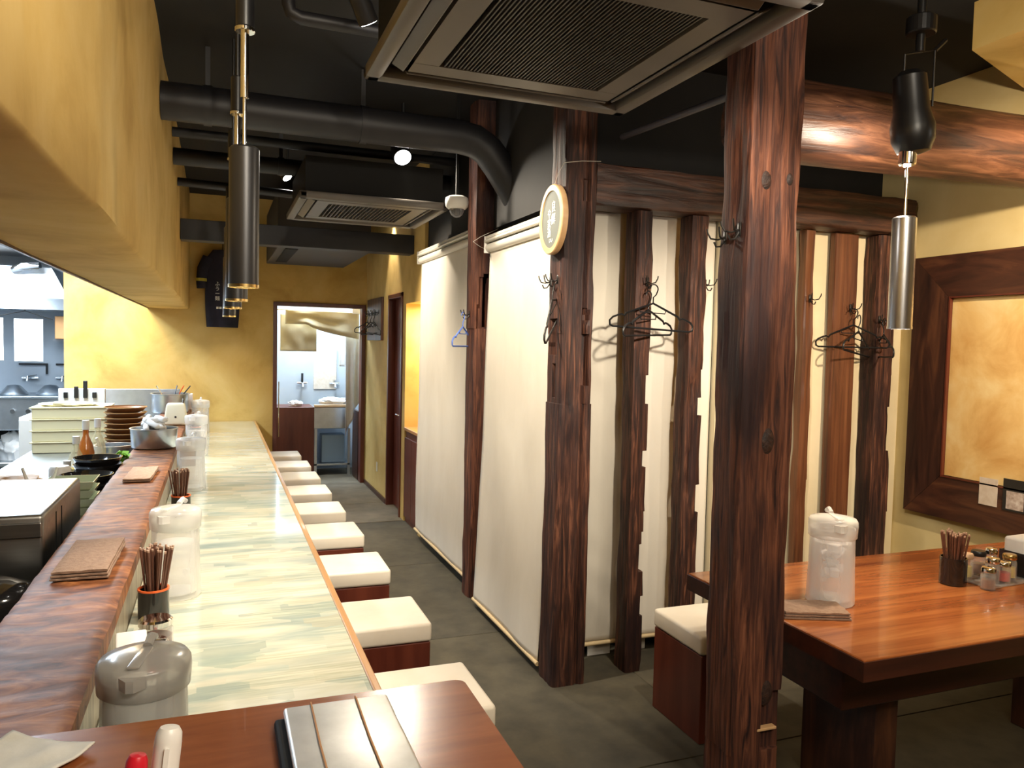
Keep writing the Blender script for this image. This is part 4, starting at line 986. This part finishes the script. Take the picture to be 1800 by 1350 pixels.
# ------------------------------------------------------------------ things on the ledge
t = thing('steel_basin', 'stainless round basin heaped with white wrapped towels on the ledge', 'bowl', (-.362, 5.22, .922))
obj('basin', lathe(bm_new(), [(.0, 0), (.120, 0), (.128, .006), (.134, .115), (.140, .118), (.140, .121), (.130, .121), (.124, .012), (0, .01)], 40), m_steelk, t, smooth=50)
rnd = random.Random(3)
for k in range(11):
    bm = bm_new(); a = rnd.uniform(0, 6.28); rr = rnd.uniform(.01, .07); L = .07
    c = Vector((rr*math.cos(a), rr*math.sin(a), .105+.012*k*.6)); th = rnd.uniform(0, PI); d = Vector((math.cos(th), math.sin(th), rnd.uniform(-.1, .35)))*L
    tube(bm, [c-d, c-d*.9, c, c+d*.9, c+d], .018, 10, rads=[.008, .017, .018, .016, .010]); obj('wrapped_towel', bm, m_paper, t, smooth=60)
t = thing('cream_canister', 'cream tapered canister with black dot on the ledge behind the basin', 'canister', (-.30, 6.55, .922))
bm = bm_new(); a = box(bm, -.09, .09, -.06, .06, 0, .17, .02, 3)
for v in bm.verts: f = 1-.28*v.co.z/.17; v.co.x *= f; v.co.y *= f
obj('body', bm, m_cream, t, smooth=50)
bm = lathe(bm_new(), [(0, 0), (.008, 0), (.008, .004), (0, .004)], 16); xform(bm, Matrix.Translation((0, -.0525, .065)) @ Matrix.Rotation(PI/2, 4, 'X')); obj('dot', bm, m_blk, t)
bm = bm_new(); tube(bm, [(.05, 0, .165), (.055, 0, .20), (.05, 0, .205)], .008, 8); obj('nozzle', bm, m_chrome, t)
t = thing('steel_pot', 'large steel pot with ladles standing at the far end of the ledge', 'pot', (-.40, 7.7, .922))
obj('pot', lathe(bm_new(), [(0, 0), (.15, 0), (.155, .01), (.155, .16), (.17, .165), (.17, .17), (.15, .17), (.148, .01), (0, .008)], 36), m_steelk, t, smooth=50)
for k, (x, y, m) in enumerate(((-.06, 0, m_chrome), (.03, .03, m_chrome), (.09, -.02, m_blk), (.06, .02, m_orange))):
    bm = bm_new(); tube(bm, [(x, y, .05), (x*1.3, y, .17), (x*1.9, y, .24)], .006, 6); obj('ladle', bm, m, t)
t = thing('tissue_box', 'pinkish white tissue box beside the steel pot', 'box', (-.245, 7.95, .922)); obj('box_body', box(bm_new(), -.05, .03, -.06, .06, 0, .15, .006, 2), P('pinkish', (.72, .60, .52), .6), t)
jar('small brown lidded pot on the ledge past the canister', (-.262, 6.9, .922), .05, .05, m_brown, m_brown, 'pots on the ledge')

# ------------------------------------------------------------------ kitchen side
t = thing('kitchen_worktop', 'long stainless kitchen worktop behind the ledge', 'worktop', (0, 0, 0))
obj('top', box(bm_new(), -1.35, -.485, 1.6, 8.7, .66, .70, .004, 1), m_steelk, t)
obj('body', box(bm_new(), -1.33, -.50, 1.65, 8.65, 0, .659), m_acd, t)
t = thing('steel_warmer', 'brushed stainless counter cabinet in the kitchen foreground', 'cabinet', (-.52, 2.83, .70))
obj('body', box(bm_new(), -.80, 0, 0, .72, .05, .322, .012, 3), m_steel, t, smooth=40)
obj('front_lip', box(bm_new(), -.80, -.004, -.012, .0, .25, .30, .004, 2), m_steel, t)
for x in (-.75, -.05):
    obj('foot', box(bm_new(), x-.02, x+.02, .05, .09, 0, .05), m_blk, t); obj('foot', box(bm_new(), x-.02, x+.02, .62, .66, 0, .05), m_blk, t)
for z_ in (.10, .2): obj('side_seam', box(bm_new(), 0, .002, .1+z_, .108+z_, .06, .29), m_acd, t)
t = thing('black_pan', 'black round pan with an orange knob at the left border', 'pan', (-.64, 2.62, .70))
obj('pan_body', lathe(bm_new(), [(0, 0), (.10, 0), (.14, .03), (.145, .12), (.13, .15), (.07, .175), (0, .18)], 32), m_lacq, t, smooth=50)
bm = cyl(bm_new(), .012, .178, .195); obj('knob', bm, m_orange, t)
# square celadon dishes
def bowl(name, label, loc, r, h, m, rimm, group, sq=False):
    t = thing(name, label, 'bowl', loc, R(45) if sq else 0, group); n = 4 if sq else 32
    obj('bowl', lathe(bm_new(), [(0, 0), (r*.45, 0), (r*.5, h*.1), (r*.85, h*.55), (r, h), (r*.97, h), (r*.8, h*.6), (r*.4, h*.15), (0, h*.12)], n), m, t, smooth=50 if not sq else None)
    if rimm: obj('rim', lathe(bm_new(), [(r*.965, h-.001), (r+.002, h-.003), (r+.002, h+.002), (r*.965, h+.002)], n), rimm, t)
    return t
prevb = bowl('square_dish', 'lowest pale green square dish in the stack beside the steel cabinet', (-.60, 3.86, .70), .14, .075, m_green, None, 'pale green square dishes', True)
for k in range(1, 6): dup(prevb, (-.60, 3.86+.004*(k % 2), .70+.038*k), None, ['', 'second lowest pale green square dish in the stack', 'third pale green square dish from the bottom of the stack', 'fourth pale green square dish from the bottom', 'fifth pale green square dish, just under the top one', 'topmost pale green square dish with its inside showing'][k])
for s, (x, y, n, nmx) in enumerate(((-.60, 4.28, 5, 'front'), (-.595, 4.62, 6, 'rear'))):
    p0 = bowl('black_bowl', f'lowest black ramen bowl of the {nmx} stack beside the ledge', (x, y, .70), .12, .075, m_lacq, None, 'black bowls in two stacks')
    for k in range(1, n): dup(p0, (x, y, .70+.036*k), None, f'{["", "second", "third", "fourth", "fifth", "sixth"][k]} black ramen bowl from the bottom of the {nmx} stack' if k < n-1 else f'topmost open black ramen bowl of the {nmx} stack')
p0 = bowl('brown_bowl', 'lowest brown lacquer bowl of the tall stack behind the basin', (-.66, 6.62, .72), .15, .06, m_brown, m_brownr, 'brown lacquer bowls')
for k in range(1, 8): dup(p0, (-.66, 6.62, .72+.04*k), None, ['', 'second lowest', 'third lowest', 'fourth lowest', 'fourth highest', 'third highest', 'second highest', 'topmost'][k]+' brown lacquer bowl of the tall stack')
tag(obj('riser_board', box(bm_new(), -.16, .16, -.16, .16, 0, .019), m_steelk, None, (-.66, 6.62, .7005)), 'thin steel riser under the brown bowls', 'board')
# noodle trays
p0 = thing('noodle_tray', 'lowest cream yellow noodle box of the stack in the kitchen', 'box', (-1.05, 6.9, .701), 0, 'cream noodle boxes')
obj('box_body', box(bm_new(), -.255, .255, -.2, .2, 0, .08, .004, 1), m_tray, p0); obj('lip', box(bm_new(), -.27, .262, -.21, .21, .077, .086, .002, 1), m_tray, p0)
for k in range(1, 4): dup(p0, (-1.05, 6.9, .701+.088*k), None, ['', 'second cream yellow noodle box from the bottom', 'third cream yellow noodle box from the bottom', 'topmost cream yellow noodle box of the stack'][k])
crumple('noodle_heap', 'floury dough cloth lying on the topmost noodle box', (-1.08, 6.85, 1.052), .40, .2, .03, m_cream, 7, 'cloth')
t = thing('knife_block', 'white knife rack with dark handled knives on the far worktop', 'rack', (-1.08, 7.6, .70))
obj('rack', box(bm_new(), -.20, .16, 0, .06, 0, .44, .004, 1), m_white, t)
for k, x in enumerate((-.14, -.06, .01, .08)):
    obj('knife_handle', box(bm_new(), x-.016, x+.016, -.03, -.002, .36, .38+.03+.05*(k % 3), .005, 2), m_blk, t)
tag(obj('splash_panel', box(bm_new(), -.3, .36, 0, .02, 0, .40, .003, 1), m_steelk, None, (-.70, 8.2, .70)), 'grey steel splash panel against the back wall', 'panel')
# bottles
def bottle(label, loc, r, h, m_c, cap, glass, group='sauce bottles behind the bowls'):
    t = thing('sauce_bottle', label, 'bottle', loc, 0, group)
    obj('bottle', lathe(bm_new(), [(0, 0), (r, 0), (r, h*.55), (r*.8, h*.66), (r*.36, h*.78), (r*.34, h*.9), (0, h*.9)], 24), glass, t, smooth=40)
    obj('contents', lathe(bm_new(), [(0, .003), (r*.93, .003), (r*.93, h*.45), (0, h*.45)], 24), m_c, t, smooth=40)
    obj('cap', lathe(bm_new(), [(r*.42, h*.87), (r*.42, h), (0, h)], 20), cap, t, smooth=40)
m_gl2 = clearish('bottle_plastic', (.8, .75, .5), .3, .15)
for px, yy, hh, cc, cap, gl, lab in ((151, 5.05, .41, m_amber, m_white, m_amber, 'amber brown sauce bottle with white cap'), (134, 4.95, .33, m_oil, m_white, m_gl2, 'short yellow oil bottle left of the amber bottle'), (172, 5.25, .40, m_oil, m_white, m_gl2, 'tall yellow oil bottle right of the amber bottle'), (118, 4.75, .22, m_cream, m_white, m_gl2, 'small clear bottle at the left of the bottles')):
    q = at(px, 800, 'y', yy); bottle(lab, (q.x, yy, .70), .045, hh, cc, cap, gl)
t = thing('steel_pot', 'steel pot with a white ladle beside the brown bowls', 'pot', (-.63, 5.6, .70))
obj('pot', lathe(bm_new(), [(0, 0), (.11, 0), (.115, .01), (.115, .19), (.12, .192), (.12, .196), (.108, .196), (.106, .01), (0, .008)], 36), m_steelk, t, smooth=50)
bm = bm_new(); tube(bm, [(-.05, -.02, .1), (-.07, -.05, .19), (-.09, -.07, .25)], .01, 8); obj('ladle', bm, m_white, t, smooth=50)
bm = bm_new()
for k in range(18):
    a = rnd.uniform(0, 6.28); c = Vector((rnd.uniform(-.03, .03), rnd.uniform(-.03, .03), rnd.uniform(0, .04)))
    bmesh.ops.create_grid(bm, x_segments=3, y_segments=3, size=.022, matrix=Matrix.Translation(c) @ Matrix.Rotation(a, 4, 'Z') @ Matrix.Rotation(rnd.uniform(-1, 1), 4, 'X'))
o = tag(obj('chopped_greens', bm, m_leaf, None, (-.50, 4.82, .90), smooth=60), 'bright green chopped leaves beside the black bowls', 'greens', None, 'stuff')
tag(obj('greens_box', box(bm_new(), -.05, .05, -.05, .05, 0, .19, .004, 1), m_steelk, None, (-.535, 4.84, .701)), 'small steel box under the green leaves', 'box')
t = thing('garnish_tray', 'tray of browned toppings behind the steel cabinet', 'tray', (-.80, 3.95, .70))
obj('tray', box(bm_new(), -.24, .09, -.12, .14, 0, .21, .006, 1), m_steelk, t)
o = crumple('toppings', 'x', (0, 0, 0), .3, .2, .06, m_bambo, 11, 'food'); o.parent = t; o.location = (-.08, .0, .211)
for k in ('category', 'label'): del o[k]
for px, lab in ((52, 'left white soup spoon sticking up from the toppings tray'), (88, 'right white soup spoon leaning right in the toppings tray')):
    q = at(px, 832, 'y', 3.9); s = -1 if px < 60 else 1
    t = thing('soup_spoon', lab, 'spoon', (q.x, 3.9, .925), 0, 'white soup spoons')
    bm = bm_new(); tube(bm, [(0, 0, .0), (s*.012, 0, .04), (s*.028, 0, .09)], .007, 8, rads=[.009, .007, .006]); obj('handle', bm, m_white, t, smooth=60)
    bm = bm_new(); bmesh.ops.create_uvsphere(bm, u_segments=16, v_segments=8, radius=.02); xform(bm, Matrix.Scale(.6, 4, (0, 0, 1))); obj('spoon_bowl', bm, m_white, t, smooth=60)
t = thing('white_canister', 'short white canister between the toppings and the black bowls', 'canister', (-.735, 4.4, .70)); obj('body', lathe(bm_new(), [(0, 0), (.05, 0), (.052, .01), (.05, .23), (.04, .245), (0, .248)], 24), m_white, t, smooth=40)
# far kitchen: range, taps, hood, towels
KX0, KX1 = -3.2, -1.5
t = thing('gas_range', 'wide stainless cooking range against the far kitchen wall', 'range', (0, 9.3, 0))
obj('body', box(bm_new(), KX0, -1.44, .02, .65, .60, .93, .006, 1), m_steelk, t)
obj('top', box(bm_new(), KX0, -1.44, -.02, .68, .931, .955, .004, 1), m_steelk, t)
obj('lower_shelf', box(bm_new(), KX0, -1.44, .02, .65, .22, .26, .004, 1), m_steelk, t)
obj('toe_void', box(bm_new(), KX0, -1.44, .3, .65, .27, .59), m_acd, t)
for x in (-2.2, -1.98, -1.84, -1.70, -1.56):
    bm = lathe(bm_new(), [(0, 0), (.022, 0), (.022, .03), (0, .03)], 16); xform(bm, Matrix.Translation((x, .02, .80)) @ Matrix.Rotation(PI/2, 4, 'X')); obj('knob', bm, m_chrome, t, smooth=40)
for x in (-2.02, -1.68):
    bm = lathe(bm_new(), [(.0, .02), (.13, .0), (.14, .01), (.06, .10), (0, .11)], 24, (x, .25, .956)); obj('pan_lid', bm, m_steelk, t, smooth=50)
GTp = 'swivel taps over the range'
for x, lab in ((-1.95, 'left chrome swivel tap over the range'), (-1.62, 'right chrome swivel tap over the range')):
    t = thing('wall_tap', lab, 'tap', (x, 10.0, 1.12), 0, GTp)
    bm = bm_new(); tube(bm, [(0, 0, 0), (0, -.1, 0), (.08, -.15, .03), (.02, -.28, .02), (.02, -.29, -.03)], .012, 8); tube(bm, [(-.08, -.04, 0), (.08, -.04, 0)], .014, 8); obj('spout', bm, m_chrome, t, smooth=50)
for x, lab in ((-2.06, 'left black wall bracket above the taps'), (-1.70, 'right black wall bracket above the taps')):
    t = thing('wall_bracket', lab, 'bracket', (x, 9.99, 1.26)); bm = bm_new(); box(bm, 0, .28, -.02, 0, 0, .02); box(bm, .26, .28, -.02, 0, -.10, 0); obj('bar', bm, m_blk, t)
t = thing('extractor_hood', 'stainless extractor hood over the range', 'hood', (0, 9.2, 1.86))
bm = bm_new(); a = [bm.verts.new(p) for p in ((KX0, 0, 0), (-1.46, 0, 0), (-1.46, .78, 0), (KX0, .78, 0), (KX0, .08, .12), (-1.46, .08, .12), (-1.46, .78, .12), (KX0, .78, .12), (KX0, .12, .44), (-1.62, .12, .44), (-1.62, .78, .44), (KX0, .78, .44))]
for f in ((3, 2, 1, 0), (0, 1, 5, 4), (1, 2, 6, 5), (3, 0, 4, 7), (4, 5, 9, 8), (5, 6, 10, 9), (7, 4, 8, 11), (8, 9, 10, 11), (2, 3, 7, 6), (6, 7, 11, 10)): bm.faces.new([a[i] for i in f])
obj('canopy', bm, m_steelk, t)
bm = bm_new(); tube(bm, [(-1.95, .1, .40), (-1.85, .0, .43), (-1.7, -.02, .44)], .045, 12); obj('lamp_pipe', bm, m_chrome, t, smooth=50)
tag(obj('ceiling_light', box(bm_new(), -.18, .18, -.1, .1, 0, .03, .01, 2), m_litk, None, (-1.82, 8.3, 2.425)), 'flat lit ceiling light in the kitchen', 'light')
GW = 'white towels on the wire'
bm = bm_new(); tube(bm, [(-.4, 0, 0), (-.15, 0, .02), (.1, 0, .08), (.35, 0, 0)], .004, 6); tube(bm, [(.1, 0, .08), (.1, 0, .14)], .004, 6); tube(bm, [(-.3, 0, .05), (-.2, 0, -.04)], .004, 6)
tag(obj('wire_rack', bm, m_wire, None, (-1.95, 9.25, 1.76), smooth=50), 'thin wire under the hood holding two towels', 'wire')
drape('white_towel', 'narrow white towel on the left of the kitchen wire', (-2.13, 9.25, 1.765), .17, .44, m_paper, 2, 'towel', None, .015, 0, GW, nw=2)
drape('white_towel', 'wide white towel on the right of the kitchen wire', (-1.82, 9.25, 1.76), .26, .44, m_paper, 6, 'towel', None, .012, 0, GW, nw=2)
tag(obj('orange_box', box(bm_new(), -.09, .06, -.05, .05, 0, .24, .005, 1), P('tan_orange', (.72, .36, .14), .6), None, (-1.52, 9.45, 1.56)), 'small orange brown wooden box by the kitchen wall edge', 'box')
tag(obj('wall_bracket', box(bm_new(), -.1, .12, -.02, .5, 0, .02), m_steelk, None, (-1.54, 9.49, 1.538)), 'steel shelf under the orange brown box', 'shelf')
crumple('plastic_bag', 'white plastic bag on the lower range shelf', (-1.98, 9.55, .262), .36, .3, .30, m_paper, 15, 'bag')
t = thing('white_fridge', 'low white fridge in front of the range', 'fridge', (-1.5, 8.2, 0)); obj('body', box(bm_new(), -.20, .14, 0, .55, .0, .84, .01, 2), m_white, t); obj('door', box(bm_new(), -.195, .135, -.03, -.002, .02, .82, .01, 2), m_white, t)
# ---- label hygiene
for o in list(bpy.data.objects):
    if o.parent and o.get('category'): del o['category']
